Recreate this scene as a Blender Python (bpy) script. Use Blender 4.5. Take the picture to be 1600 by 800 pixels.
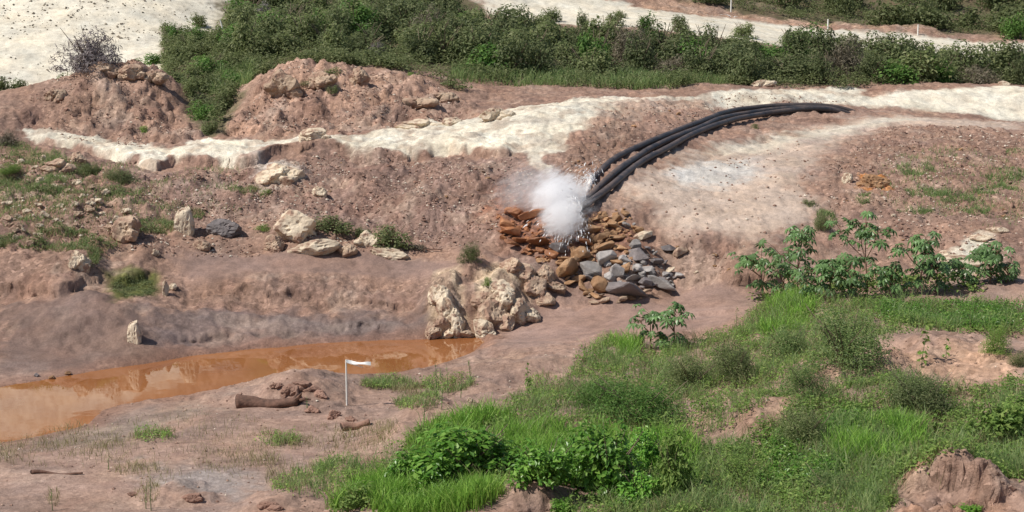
import bpy, bmesh, math, random
import numpy as np
from mathutils import Vector, Matrix

# ------------------------------------------------------------------ clear
for o in list(bpy.data.objects): bpy.data.objects.remove(o)
SC = bpy.context.scene
COL = SC.collection
R = math.radians
rng = np.random.default_rng(7)
random.seed(7)

# ------------------------------------------------------------------ camera
CAM_H = 11.1; FPX = 2540.0; PITCH = math.atan(440.0 / FPX)
cd = bpy.data.cameras.new('camera'); cam = bpy.data.objects.new('camera', cd); COL.objects.link(cam)
cam.location = (0, 0, CAM_H); cam.rotation_euler = (math.pi / 2 - PITCH, 0, 0)
cd.sensor_width = 36; cd.lens = FPX / 1600 * 36; cd.clip_end = 2000; cd.clip_start = 0.1
SC.camera = cam
SC.render.resolution_x, SC.render.resolution_y = 1024, 512

# ------------------------------------------------------------------ light
SUN_EL, SUN_AZ = 52.0, 250.0      # azimuth clockwise from +Y (view direction); 270 = from the left
w = bpy.data.worlds.new('World'); SC.world = w; w.use_nodes = True
nt = w.node_tree; bg = nt.nodes['Background']
sky = nt.nodes.new('ShaderNodeTexSky'); sky.sky_type = 'NISHITA'; sky.sun_disc = False
sky.sun_elevation = R(SUN_EL); sky.sun_rotation = R(SUN_AZ)
nt.links.new(sky.outputs[0], bg.inputs[0]); bg.inputs[1].default_value = 0.09
sl = bpy.data.lights.new('sun', 'SUN'); so = bpy.data.objects.new('sun', sl); COL.objects.link(so)
sl.energy = 4.6; sl.angle = R(0.6); sl.color = (1.0, 0.955, 0.88)
sd = Vector((math.sin(R(SUN_AZ)) * math.cos(R(SUN_EL)), math.cos(R(SUN_AZ)) * math.cos(R(SUN_EL)), math.sin(R(SUN_EL))))
so.rotation_euler = sd.to_track_quat('Z', 'Y').to_euler(); so.location = sd * 200
SC.view_settings.view_transform = 'Standard'; SC.view_settings.look = 'None'
SC.view_settings.exposure = 0.12; SC.view_settings.gamma = 1.0
SC.render.engine = 'CYCLES'

# ------------------------------------------------------------------ pixel <-> world
cp, sp = math.cos(PITCH), math.sin(PITCH)
def raydir(u, v):
    u = np.asarray(u, float); v = np.asarray(v, float)
    a = u - 800.0; b = -(v - 400.0)
    return np.stack([a, FPX * cp + b * sp, -FPX * sp + b * cp], -1)
def at(u, v, D):
    d = raydir(u, v); t = D / d[..., 1]
    return np.array([0, 0, CAM_H]) + d * np.asarray(t)[..., None]
def onz(u, v, z=0.0):
    d = raydir(u, v); t = (z - CAM_H) / d[..., 2]
    return np.array([0, 0, CAM_H]) + d * np.asarray(t)[..., None]

# ------------------------------------------------------------------ noise
def _hash(ix, iy, seed):
    h = (ix.astype(np.int64) * 374761393 + iy.astype(np.int64) * 668265263 + seed * 1442695041) & 0xFFFFFFFF
    h = ((h ^ (h >> 13)) * 1274126177) & 0xFFFFFFFF
    return (h ^ (h >> 16)) & 0xFFFF
def perlin(x, y, seed=0):
    x0 = np.floor(x); y0 = np.floor(y); fx = x - x0; fy = y - y0
    def g(ix, iy, dx, dy):
        a = _hash(ix, iy, seed) * (2 * np.pi / 65536)
        return np.cos(a) * dx + np.sin(a) * dy
    sx = fx * fx * fx * (fx * (fx * 6 - 15) + 10); sy = fy * fy * fy * (fy * (fy * 6 - 15) + 10)
    n0 = g(x0, y0, fx, fy); n1 = g(x0 + 1, y0, fx - 1, fy)
    n2 = g(x0, y0 + 1, fx, fy - 1); n3 = g(x0 + 1, y0 + 1, fx - 1, fy - 1)
    return 1.5 * ((n0 + sx * (n1 - n0)) * (1 - sy) + (n2 + sx * (n3 - n2)) * sy)
def fbm(x, y, oct=4, seed=0, gain=0.5):
    s = np.zeros_like(x); a = 1.0
    for i in range(oct):
        s += a * perlin(x, y, seed + i * 17); x = x * 2.03 + 5.1; y = y * 2.03 - 3.7; a *= gain
    return s
def billow(x, y, oct=3, seed=0, gain=0.5):
    s = np.zeros_like(x); a = 1.0
    for i in range(oct):
        s += a * (np.abs(perlin(x, y, seed + i * 17)) * 2 - 0.5); x = x * 2.1 + 1.3; y = y * 2.1 + 7.7; a *= gain
    return s
def sstep(a, b, x):
    t = np.clip((x - a) / (b - a), 0, 1); return t * t * (3 - 2 * t)

# ------------------------------------------------------------------ terrain: control points (u, v, forward distance in m)
CP = [
 # cream hill upper left
 (0,140,84),(0,60,92),(0,0,98),(200,60,93),(200,0,99),(350,0,104),(330,60,96),(-250,140,82),(-250,40,94),
 # wooded band, road, far wood
 (500,60,92),(500,0,108),(700,60,95),(700,10,112),(900,100,92),(900,40,106),(850,0,118),(1100,100,92),(1100,35,112),(1100,0,124),
 (1300,110,92),(1300,76,110),(1300,50,117),(1300,0,130),(1550,112,97),(1550,87,111),(1600,60,119),(1600,0,133),
 (1900,112,98),(1900,85,112),(1900,40,125),
 # first spoil mound
 (60,215,69),(180,235,67.3),(280,217,69),(312,207,70),(180,97,75.5),(130,128,74),(240,112,75.5),(90,162,72.3),(50,175,71),(180,150,81),(60,150,80),
 (325,182,74.5),(318,150,79),(312,120,83),(322,80,90),(328,203,70.6),
 # second spoil mound
 (380,217,69),(500,207,69),(600,200,70),(740,187,71),(450,103,76.5),(545,113,77),(640,125,77),(690,137,77.5),(385,165,73.5),(450,95,84),(600,92,86),(700,110,84),
 (800,142,79),(760,167,74),(900,140,80),(1000,136,82),(1150,131,85),(1300,127,88),(1500,132,91),(1600,132,92),(1900,132,93),
 # cream berm
 (250,228,67),(600,205,67.8),(850,170,70),(1000,160,74),(1200,150,80),(250,256,64.3),(450,238,65.3),(600,245,64.3),(700,237,64.3),(820,245,63.3),(850,262,61.8),
 # left slope
 (0,200,69),(0,250,63),(50,230,66),(0,320,57),(0,390,52.6),(0,455,50.8),(0,480,49.6),(0,550,46.5),(130,300,58.5),(130,380,53.5),(130,420,51.7),(150,462,49.2),(150,525,47.2),
 (250,300,60),(250,350,56.6),(230,400,53.5),(210,452,51.2),(265,440,51.8),(400,300,60.5),(400,350,57.2),(330,400,54),(350,440,52.2),(350,505,49.5),(250,505,48.6),
 (600,300,60.3),(600,350,57.2),(600,410,54.2),(600,450,52.3),(600,485,50.9),(480,400,54.3),(480,455,51.8),(480,490,50.4),(700,300,59.3),(730,380,55.2),(700,430,53),(760,440,52.8),(790,495,51),(830,470,52),
 (-250,250,63),(-250,390,51),(-250,470,48),(-250,560,45),
 # pit and rock pile
 (850,380,54.5),(800,330,57),(870,300,59),(790,280,60.5),(900,420,53.8),(960,380,55.2),(1000,430,53.5),(960,468,52.2),(1040,452,53),
 # ridge that carries the pipes
 (908,345,55.5),(950,275,60),(1000,235,64.5),(1100,193,72),(1200,176,78.5),(1310,173,80),
 (1000,340,56.5),(1100,370,55),(1100,300,60),(1150,240,66.5),(1250,270,62.5),(1200,400,54),(1100,430,53.3),(1150,460,52),
 (1250,210,72),(1400,190,76),(1550,187,80),(1450,230,68),(1450,300,60.5),(1580,250,66),(1580,330,58.5),(1400,360,56),(1300,370,55.5),(1500,390,54),(1300,430,53),(1500,430,52.3),
 (1450,173,82),(1580,187,81.5),(1450,141,85.5),(1580,139,86),(1900,187,82),(1900,250,66),(1900,330,58),(1900,420,52),
 # channel
 (1000,480,51.5),(1150,480,50.8),(900,500,50.4),(850,520,49.7),(1000,510,48.6),(1200,480,48),
 # foreground bank
 (1500,440,46.5),(1600,430,47),(1350,462,45.5),(1250,470,45.8),(1150,520,46),(1000,545,44.3),(850,560,43.6),(780,540,46.5),(760,560,45.5),(700,580,43.8),(650,610,42.2),
 (900,620,38.3),(1050,600,39.5),(1200,560,40),(1300,530,40),(1450,500,41.5),(1600,490,43),(1450,540,37.3),(1580,560,36),(1300,590,35.5),(1150,680,32.8),(1500,640,32.5),
 (1600,700,30),(1480,742,28.6),(1500,800,26),(1200,800,28),(830,765,30.5),(830,810,29),(950,760,31),(700,700,34),(550,760,32.5),(650,650,37.5),(400,650,39.8),(542,633,40.2),
 (470,602,41.2),(300,700,37.3),(200,740,35.2),(100,770,33.8),(0,800,32.4),(300,800,31.8),(500,700,36.5),(400,740,34.4),(1900,700,29),(1900,560,35),(1900,450,46),(-250,800,32),
]
CP = np.array(CP, float)
P = at(CP[:, 0], CP[:, 1], CP[:, 2])
extra = []
for x in (-45, -22, 0, 22, 45): extra += [(x, 17, 3.3), (x, 9, 5.4), (x, 0, 9.3), (x, -12, 9.8)]
for x in (-160, -80, 0, 80, 160): extra += [(x, 230, 24), (x, 330, 40), (x, 440, 52)]
for x in (-150, 150): extra += [(x, 0, 9), (x, 60, 9), (x, 120, 14)]
extra += [(-75, 70, 7), (-75, 100, 15), (75, 50, 4.5), (85, 90, 7), (10, 148, 25), (55, 165, 22), (-50, 118, 29), (-22, 130, 28), (-75, 118, 31)]
P = np.vstack([P, np.array(extra, float)])
def _tps(r2): return np.where(r2 > 1e-9, r2 * np.log(r2 + 1e-12), 0.0)
S = 20.0
n = len(P); XY = P[:, :2] / S
d2 = ((XY[:, None] - XY[None]) ** 2).sum(-1)
A = np.zeros((n + 3, n + 3)); A[:n, :n] = _tps(d2) + np.eye(n) * 2e-4
A[:n, n] = 1; A[:n, n + 1:] = XY; A[n, :n] = 1; A[n + 1:, :n] = XY.T
W = np.linalg.solve(A, np.concatenate([P[:, 2], np.zeros(3)]))
def rbf(x, y):
    x = np.asarray(x, float).ravel(); y = np.asarray(y, float).ravel(); out = np.empty_like(x)
    for i in range(0, len(x), 20000):
        q = np.stack([x[i:i + 20000], y[i:i + 20000]], -1) / S
        r2 = (q * q).sum(1)[:, None] + (XY * XY).sum(1)[None] - 2 * q @ XY.T
        out[i:i + 20000] = _tps(np.maximum(r2, 0)) @ W[:n] + W[n] + q @ W[n + 1:]
    return out

# fan-shaped grid: s = x / (y + 12)
sc = np.concatenate([np.linspace(-1.0, -0.31, 60)[:-1], np.linspace(-0.31, 0.31, 700), np.linspace(0.31, 1.0, 60)[1:]])
yr = np.concatenate([np.linspace(-10, 24, 60)[:-1], np.exp(np.linspace(math.log(24), math.log(66), 560))[:-1],
                     np.exp(np.linspace(math.log(66), math.log(135), 300))[:-1], np.exp(np.linspace(math.log(135), math.log(440), 60))])
NS, NY = len(sc), len(yr)
GX = sc[None, :] * (yr[:, None] + 12); GY = np.repeat(yr[:, None], NS, 1)
# base heights on a thinned fan grid, then interpolated to the full one
ci = np.unique(np.concatenate([np.arange(0, NS, 4), [NS - 1]])); ri = np.unique(np.concatenate([np.arange(0, NY, 4), [NY - 1]]))
ZC = rbf(GX[np.ix_(ri, ci)], GY[np.ix_(ri, ci)]).reshape(len(ri), len(ci))
tmp = np.stack([np.interp(np.arange(NS), ci, row) for row in ZC])
GZ = np.stack([np.interp(np.arange(NY), ri, tmp[:, j]) for j in range(NS)], 1)
def H(x, y):
    """height of the terrain grid at any place"""
    x = np.asarray(x, float); y = np.asarray(y, float)
    fi = np.interp(y, yr, np.arange(NY)); fj = np.interp(x / (y + 12), sc, np.arange(NS))
    i = np.clip(fi.astype(int), 0, NY - 2); j = np.clip(fj.astype(int), 0, NS - 2); a = fi - i; b = fj - j
    return (GZ[i, j] * (1 - b) + GZ[i, j + 1] * b) * (1 - a) + (GZ[i + 1, j] * (1 - b) + GZ[i + 1, j + 1] * b) * a
_YS = np.exp(np.linspace(math.log(22), math.log(300), 1500))
def hit(u, v, dmin=0):
    """first point of the terrain seen through photo pixel (u, v)"""
    u = np.atleast_1d(np.asarray(u, float)); v = np.atleast_1d(np.asarray(v, float)); out = np.zeros((len(u), 3))
    for k in range(0, len(u), 400):
        d = raydir(u[k:k + 400], v[k:k + 400]); t = _YS[None] / d[:, 1:2]
        x = d[:, 0:1] * t; z = CAM_H + d[:, 2:3] * t; y = np.broadcast_to(_YS[None], x.shape)
        g = z - H(x, y); below = (g < 0) & (y > dmin)
        i = np.where(below.any(1), below.argmax(1), len(_YS) - 1); i = np.maximum(i, 1); r = np.arange(len(i))
        g0, g1 = g[r, i - 1], g[r, i]; f = np.clip(g0 / np.where(np.abs(g0 - g1) < 1e-9, 1, g0 - g1), 0, 1)
        yy = _YS[i - 1] + f * (_YS[i] - _YS[i - 1]); tt = yy / d[:, 1]
        out[k:k + 400] = np.stack([d[:, 0] * tt, yy, H(d[:, 0] * tt, yy)], -1)
    return out
def poly_xy(pts):
    """photo outline -> ground plan; a point may carry its own distance"""
    res = []
    for p in pts: res.append(at(p[0], p[1], p[2])[:2] if len(p) == 3 else hit(p[0], p[1])[0, :2])
    return np.array(res)
def sdf(px, py, poly):
    d = np.full(px.shape, 1e9); ins = np.zeros(px.shape, bool); m = len(poly)
    for i in range(m):
        ax, ay = poly[i]; bx, by = poly[(i + 1) % m]
        ex, ey = bx - ax, by - ay; wx, wy = px - ax, py - ay
        t = np.clip((wx * ex + wy * ey) / (ex * ex + ey * ey + 1e-12), 0, 1)
        d = np.minimum(d, (wx - ex * t) ** 2 + (wy - ey * t) ** 2)
        c = (ay > py) != (by > py)
        ins ^= c & (px < ex * (py - ay) / (ey if abs(ey) > 1e-12 else 1e-12) + ax)
    return np.sqrt(d) * np.where(ins, -1, 1)
N1 = fbm(GX * 0.55, GY * 0.55, 4, 3); N2 = fbm(GX * 0.55 + 40, GY * 0.55, 4, 11)
NF = fbm(GX * 2.2, GY * 2.2, 3, 23)
def mask(pts, feather=0.6, warp=0.5, world=False):
    poly = np.array(pts, float) if world else poly_xy(pts)
    mg = feather + warp * 1.5 + 0.2
    x0, y0 = poly.min(0) - mg; x1, y1 = poly.max(0) + mg
    sel = (GX > x0) & (GX < x1) & (GY > y0) & (GY < y1); m = np.zeros(GX.shape)
    if sel.any():
        q = sdf(GX[sel] + warp * N1[sel], GY[sel] + warp * N2[sel], poly)
        m[sel] = 1 - sstep(-feather, feather, q + NF[sel] * feather * 0.6)
    return m

# ---- pond outline on the water level (z = 0)
pond_px = [(-260,640),(0,605),(80,592),(150,580),(300,556),(400,545),(500,537),(600,532),(700,528),(742,525),(757,535),(742,551),(700,567),(650,580),(600,588),(560,592),
           (500,590),(440,591),(400,598),(340,612),(300,618),(225,627),(190,632),(160,640),(135,662),(110,672),(60,682),(0,692),(-260,730)]
pond = np.array([onz(u, v)[:2] for u, v in pond_px])
GB = GZ.copy()
# ---- surface colours and roughness amplitudes
SOIL = np.array([0.295, 0.185, 0.136]); CREAM = np.array([0.67, 0.61, 0.49]); PALE = np.array([0.47, 0.365, 0.29]); MUD = np.array([0.268, 0.175, 0.139])
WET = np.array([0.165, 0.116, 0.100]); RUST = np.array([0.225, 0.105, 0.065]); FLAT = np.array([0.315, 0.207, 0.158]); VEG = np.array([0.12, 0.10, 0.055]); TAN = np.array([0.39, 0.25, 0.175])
C = np.ones(GX.shape + (1,)) * SOIL; AMP = np.ones(GX.shape) * 0.75; LUMP = np.zeros(GX.shape); GLOSS = np.zeros(GX.shape); RUB = np.zeros(GX.shape)
def paint(pts, col=None, feather=0.5, warp=0.5, k=1.0, amp=None, lump=None, gloss=None, rub=None, world=False):
    global C, AMP, LUMP, GLOSS, RUB
    m = mask(pts, feather, warp, world) * k
    if col is not None: C = C + (np.array(col) - C) * m[..., None]
    if amp is not None: AMP = AMP + (amp - AMP) * m
    if lump is not None: LUMP = LUMP + (lump - LUMP) * m
    if gloss is not None: GLOSS = GLOSS + (gloss - GLOSS) * m
    if rub is not None: RUB = RUB + (rub - RUB) * m
    return m
# far ground
paint([(-60,16),(60,16),(60,49.0),(-60,42)], FLAT, 1.2, 1.0, amp=0.6, lump=0.12, world=True)                 # foreground silt
paint([(-200,60,115),(340,-60,115),(395,0,104),(350,40,98),(330,75,92),(250,80,87),(150,80,84),(60,150,82),(-200,150,82)], CREAM, 0.8, 0.8, amp=0.25)
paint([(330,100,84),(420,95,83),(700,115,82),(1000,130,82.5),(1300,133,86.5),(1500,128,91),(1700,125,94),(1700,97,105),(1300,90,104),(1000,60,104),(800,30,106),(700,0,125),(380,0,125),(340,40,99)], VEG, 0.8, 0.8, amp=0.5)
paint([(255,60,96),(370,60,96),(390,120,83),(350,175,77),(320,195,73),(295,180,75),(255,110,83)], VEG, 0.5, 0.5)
road = [(760,20,112),(900,42,106),(1000,52,106),(1100,58,105),(1300,84,105),(1500,100,104),(1800,105,104),(1800,80,116),(1560,76,117),(1450,66,118),(1300,50,118),(1180,33,118),(1050,22,118),(950,12,120),(860,-8,124),(740,-20,124)]
paint(road, CREAM * 0.95, 0.7, 0.8, amp=0.2)
paint([(1000,22,118.5),(1200,34,118.5),(1300,48,119),(1480,64,119.5),(1480,52,122),(1200,18,122),(1000,2,124),(860,-5,126)], TAN, 0.8, 1.0, amp=1.0)
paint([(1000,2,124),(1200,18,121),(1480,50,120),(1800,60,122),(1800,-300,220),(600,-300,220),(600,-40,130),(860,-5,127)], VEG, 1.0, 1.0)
# cream berm
berm = [(25,203),(110,207),(200,227),(262,230),(340,218),(470,215),(560,209),(660,191),(740,187),(800,168),(870,160),(960,152),(1060,150),(1130,148),(1300,138),(1345,138),(1345,166),(1200,160),(1090,168),
        (1000,185),(960,186),(900,205),(868,240),(852,268),(836,264),(815,243),(760,236),(700,236),(600,246),(560,250),(520,230),(470,228),(440,236),(380,258),(275,252),(245,266),(180,248),(120,232),(25,212)]
paint(berm, CREAM, 0.16, 0.55, amp=0.55, rub=0.25, lump=0.12)
bm_ = mask(berm, 0.2, 0.5) * sstep(0.15, 0.5, fbm(GX * 0.8, GY * 0.8, 3, 301, 0.6)); C = C + (np.array([0.42, 0.33, 0.25]) - C) * (0.65 * bm_)[..., None]
paint([(960,160),(1050,153),(1110,160),(1090,180),(1010,205),(950,225),(900,215),(930,185)], SOIL * 1.25, 0.5, 0.5, k=0.8, amp=0.6, rub=0.8)
paint([(870,262),(905,215),(960,190),(1010,205),(960,245),(930,275),(905,285),(868,285)], SOIL * 0.85, 0.3, 0.3, amp=0.9, rub=1.0)
# mounds
paint([(20,180),(90,162),(130,130),(180,97),(245,112),(280,165),(312,215),(255,226),(190,222),(110,203),(30,198)], SOIL * 1.08, 0.3, 0.2, amp=1.1, lump=0.75, rub=0.6)
paint([(345,205),(385,165),(420,112),(460,100),(550,110),(640,122),(690,135),(735,165),(745,183),(660,190),(560,207),(470,213),(380,215)], SOIL * 1.12, 0.3, 0.2, amp=1.1, lump=0.75, rub=0.6)
paint([(400,125),(450,100),(520,112),(600,112),(690,140),(640,160),(540,165),(450,165),(400,160)], SOIL * 1.35 + np.array([.03, .02, .01]), 0.5, 0.4, k=0.7)
paint([(130,130),(180,97),(240,112),(245,140),(180,150),(130,160)], SOIL * 1.35 + np.array([.03, .02, .01]), 0.5, 0.4, k=0.6)
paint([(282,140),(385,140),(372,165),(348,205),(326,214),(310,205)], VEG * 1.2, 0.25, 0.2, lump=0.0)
# brown slope below the berm
paint([(120,240),(240,270),(380,262),(520,232),(600,250),(800,246),(840,300),(770,380),(640,380),(420,330),(300,345),(180,290)], np.array([0.258, 0.164, 0.128]), 0.5, 0.4, amp=1.0, lump=0.30, rub=0.45)
paint([(400,250),(470,255),(480,290),(420,300),(395,275)], [0.42, 0.35, 0.29], 0.3, 0.3, k=0.9)
paint([(0,240),(120,250),(220,300),(260,380),(120,385),(0,385)], SOIL * 1.05, 0.6, 0.6, amp=1.0, lump=0.5, rub=0.5)
# shelf, mud dunes and bank above the pond
paint([(260,400),(420,395),(560,400),(700,410),(760,430),(700,450),(640,440),(420,430),(300,440)], MUD * 0.92, 0.35, 0.3, amp=0.3)
paint([(0,395),(130,395),(170,430),(160,450),(60,450),(0,465)], SOIL * 0.9, 0.2, 0.2, amp=0.9)
paint([(0,470),(80,455),(170,458),(230,500),(300,545),(150,582),(0,607)], MUD * 0.66, 0.5, 0.5, amp=0.45, gloss=0.3, lump=0.2)
paint([(230,480),(330,490),(450,485),(600,490),(690,500),(740,522),(600,534),(400,548),(250,545)], WET * 1.1, 0.45, 0.5, amp=0.6, gloss=0.35, lump=0.25)
paint([(260,455),(420,440),(600,450),(690,455),(690,480),(560,478),(420,480),(300,485)], SOIL * 0.9, 0.35, 0.4, amp=0.85, lump=0.22)
paint([(60,480),(140,462),(190,480),(160,505),(80,505)], MUD * 0.9, 0.6, 0.6, k=0.7)
paint([(290,505),(420,500),(600,503),(680,512),(560,515),(420,512)], [0.25, 0.20, 0.18], 0.25, 0.5, k=0.4)
paint([(165,430),(250,425),(240,465),(180,470)], [0.11, 0.115, 0.03], 0.25, 0.2)
paint([(760,400),(830,395),(920,450),(925,475),(850,480),(780,450)], MUD * 0.85, 0.3, 0.3, amp=0.6)
paint([(660,500),(690,440),(712,440),(735,520),(690,526)], [0.50, 0.37, 0.25], 0.2, 0.2, amp=1.0, lump=0.5)
paint([(750,515),(745,460),(775,430),(815,440),(840,485),(800,505)], [0.52, 0.40, 0.28], 0.2, 0.2, amp=1.0, lump=0.5)
# splash pit, rust
paint([(760,290),(830,280),(900,320),(960,330),(1000,390),(940,440),(870,410),(790,390),(755,340)], RUST, 0.5, 0.4, amp=0.9, gloss=0.25)
# right slope
paint([(985,275),(1060,235),(1190,222),(1330,185),(1400,180),(1600,195),(1600,215),(1420,195),(1300,225),(1250,290),(1290,340),(1180,378),(1070,375),(1010,345)], PALE, 0.9, 0.7, amp=0.35, rub=0.25)
paint([(1050,262),(1100,248),(1180,250),(1190,275),(1130,292),(1060,290)], [0.52, 0.50, 0.46], 0.7, 0.5, k=0.8)
paint([(1100,235),(1250,205),(1400,183),(1450,186),(1300,212),(1180,240)], CREAM * 0.85, 0.6, 0.4, k=0.7)
paint([(1400,195),(1600,205),(1600,345),(1450,350),(1300,330),(1290,260),(1330,215)], SOIL * 0.97, 0.9, 0.6, amp=0.9, rub=0.5)
paint([(1345,275),(1385,272),(1390,292),(1340,294)], [0.52, 0.21, 0.06], 0.15, 0.15)
paint([(1300,150),(1400,146),(1500,138),(1560,134),(1700,136),(1960,138),(1960,192),(1700,190),(1560,186),(1440,170),(1330,164)], CREAM * 1.02, 0.35, 0.3, amp=0.5)
paint([(1470,405),(1500,385),(1530,360),(1560,365),(1530,395),(1530,425),(1480,425)], CREAM * 0.95, 0.2, 0.2)
paint([(1000,350),(1080,380),(1180,385),(1140,430),(1080,440),(1050,400)], SOIL * 0.8, 0.5, 0.4, amp=0.8, rub=0.8)
# channel mud
paint([(830,492),(940,478),(1040,462),(1180,448),(1200,470),(1150,500),(1050,520),(930,530),(830,545),(780,540),(790,510)], MUD * 1.1, 0.5, 0.4, amp=0.18)
paint([(1420,440),(1600,430),(1700,450),(1600,475),(1450,470)], FLAT * 1.05, 0.3, 0.3, amp=0.5)
# greys on the near silt
paint([(240,745),(380,735),(420,760),(360,785),(250,775)], [0.27, 0.235, 0.215], 0.7, 0.6, k=0.8, gloss=0.2)
paint([(30,700),(180,670),(280,640),(330,640),(250,690),(120,720),(20,730)], [0.26, 0.205, 0.165], 0.7, 0.6, k=0.8)
# foreground mounds
paint([(790,800),(815,768),(850,765),(880,800),(850,830)], TAN * 0.95, 0.2, 0.15, amp=1.0, lump=0.35)
paint([(1400,800),(1420,752),(1480,742),(1580,760),(1600,820),(1400,830)], np.array([0.35, 0.205, 0.138]), 0.25, 0.2, amp=1.2, lump=0.22, rub=0.5)
paint([(1290,590),(1400,545),(1480,532),(1600,555),(1600,590),(1520,600),(1400,585),(1250,640),(1150,690),(1140,670)], TAN * 1.02, 0.3, 0.25, amp=0.8, lump=0.2)

# ---- patches of paler clay and darker earth in the rough soil
pt = sstep(0.15, 0.55, fbm(GX * 0.42 + 9, GY * 0.42, 4, 131, 0.6)) * np.clip(AMP - 0.25, 0, 1); C = C + (np.array([0.44, 0.33, 0.255]) - C) * (0.55 * pt)[..., None]
pt = sstep(0.20, 0.6, fbm(GX * 0.5 - 9, GY * 0.5, 4, 151, 0.6)) * np.clip(AMP - 0.1, 0, 1); C = C + (np.array([0.185, 0.105, 0.08]) - C) * (0.6 * pt)[..., None]
pt = sstep(0.1, 0.5, fbm(GX * 0.35 + 3, GY * 0.5, 4, 171, 0.6)) * (GY < 47); C = C + (np.array([0.235, 0.165, 0.135]) - C) * (0.5 * pt)[..., None]
# ---- relief
def bulge(u, v, wpx, h, D=None):
    """a swelling of the ground, wpx wide in the photo, h metres high"""
    global GZ
    q = hit(u, v)[0] if D is None else at(u, v, D); k = q[1] / FPX * wpx * 0.5
    sel = (np.abs(GX - q[0]) < 3 * k) & (np.abs(GY - q[1]) < 3 * k)
    rr = np.sqrt((GX[sel] - q[0]) ** 2 + ((GY[sel] - q[1]) * 0.8) ** 2) / k + 0.35 * N1[sel]
    GZ[sel] += h * np.exp(-rr * rr)
for a in [(700,440,100,0.35),(775,432,100,0.35),(1328,172,50,0.3),(700,478,80,0.7),(770,474,100,0.6),(805,465,70,0.5),(940,395,120,0.45),(975,425,100,0.4),(838,440,60,0.35),(461,362,90,0.45),(495,392,80,0.2),(590,388,80,0.25),(285,360,50,0.2),(196,365,70,0.3),(350,362,60,0.2),(437,275,80,0.3),(120,415,60,0.35),(90,262,70,0.3),(208,530,60,0.25),
          (470,606,130,0.35),(440,615,70,0.2),(520,650,90,0.18),(690,600,90,0.3),(680,640,80,0.35),(770,590,110,0.3),(640,680,70,0.25),(280,775,120,0.35),(430,790,120,0.3),(130,750,120,0.12),(850,570,90,0.25),(950,530,60,0.2),
          (300,290,70,0.3),(560,290,60,0.25),(660,320,80,0.3),(740,270,70,0.25),(1150,430,50,0.25),(1480,545,120,0.25),(1560,560,90,0.25),(1400,560,90,0.2),(1210,640,90,0.2),(1170,665,50,0.2),(1330,48,60,0.4,119.5),(1400,56,80,0.5,120),(1450,60,60,0.4,120),(832,785,80,0.35),(1480,775,150,0.12),(1560,775,110,0.15)]: bulge(*a)
lumpn = 1.1 * fbm(GX * 0.7, GY * 0.7, 2, 41, 0.5) + 0.35 * billow(GX * 1.3, GY * 1.3, 2, 43, 0.45)
fine = fbm(GX * 1.6, GY * 1.6, 4, 61, 0.6); mid = fbm(GX * 0.45, GY * 0.45, 3, 71)
rubn = np.maximum(billow(GX * 2.0, GY * 2.0, 3, 83, 0.65), -0.15)
fade = sstep(-10, 24, GY)
gy0 = np.abs(np.gradient(GB, axis=0) / np.gradient(GY, axis=0)); calm = 1 - 0.75 * sstep(0.3, 0.8, gy0) * (GY < 53)
GZ = GZ + fade * (AMP * calm * (0.10 * fine + 0.13 * mid) + LUMP * 0.42 * lumpn + RUB * 0.13 * np.tanh(rubn * 1.6))
# rills washed down the slopes
rl = np.exp(-(perlin(GX * 0.75 + 0.5 * N1, GY * 0.17 + 3, 401) / 0.07) ** 2) + 0.6 * np.exp(-(perlin(GX * 1.9 + 0.4 * N2, GY * 0.4, 403) / 0.08) ** 2)
GZ = GZ - 0.11 * rl * np.clip(AMP - 0.3, 0, 1) * sstep(48, 52, GY) * (1 - sstep(78, 84, GY)) * (1 - 0.6 * LUMP)
# wheel ruts on the pale track
tk = poly_xy([(1640,197),(1560,192),(1480,188),(1400,189),(1340,198),(1280,212),(1200,232),(1130,256)]); td = np.full(GX.shape, 99.0)
for (ax, ay), (bx, by) in zip(tk[:-1], tk[1:]):
    t_ = np.clip(((GX - ax) * (bx - ax) + (GY - ay) * (by - ay)) / ((bx - ax) ** 2 + (by - ay) ** 2), 0, 1); td = np.minimum(td, np.hypot(GX - ax - t_ * (bx - ax), GY - ay - t_ * (by - ay)))
rut = np.exp(-((td + 0.12 * N1 - 0.85) / 0.2) ** 2); GZ = GZ - 0.08 * rut; C = C * (1 + 0.14 * rut)[..., None]
# undercut-looking ledges on the banks above the pond
def ledge(pts, h, wid=0.35):
    """raise the far side of a line: a little scarp"""
    global GZ
    pl = poly_xy(pts); x0, y0 = pl.min(0) - 3; x1, y1 = pl.max(0) + 3
    sel = (GX > x0) & (GX < x1) & (GY > y0) & (GY < y1)
    px = GX[sel]; py = GY[sel] + 0.45 * N1[sel] + 0.06 * NF[sel]
    yl = np.interp(px, pl[:, 0], pl[:, 1]); d = py - yl
    ends = sstep(pl[0, 0] - 0.2, pl[0, 0] + 1.0, px) * (1 - sstep(pl[-1, 0] - 1.0, pl[-1, 0] + 0.2, px))
    GZ[sel] += ends * (h * sstep(-wid / 2, wid / 2, d) * (1 - sstep(0.6, 3.0, d)) - 0.35 * h * (1 - sstep(0, 0.8, np.abs(d + 0.35))))
ledge([(-60,452),(40,456),(100,452),(165,440)], 0.30, 0.2)
ledge([(290,462),(400,468),(480,462),(560,470),(690,462)], 0.16, 0.25)
ledge([(200,512),(330,520),(450,522),(600,515),(690,520)], 0.10, 0.25)
ledge([(170,436),(250,428)], 0.35, 0.2)
ledge([(40,214),(120,232),(180,248),(245,264),(275,252),(380,258),(440,238),(520,232),(560,250),(600,246),(700,237),(815,244)], 0.28, 0.25)
ledge([(1040,492),(1110,488),(1180,480)], 0.12, 0.15)
ledge([(1405,775),(1440,762),(1480,755),(1540,762),(1600,775)], 0.45, 0.15)
ledge([(1120,445),(1200,440),(1250,436)], 0.35, 0.25)
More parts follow.
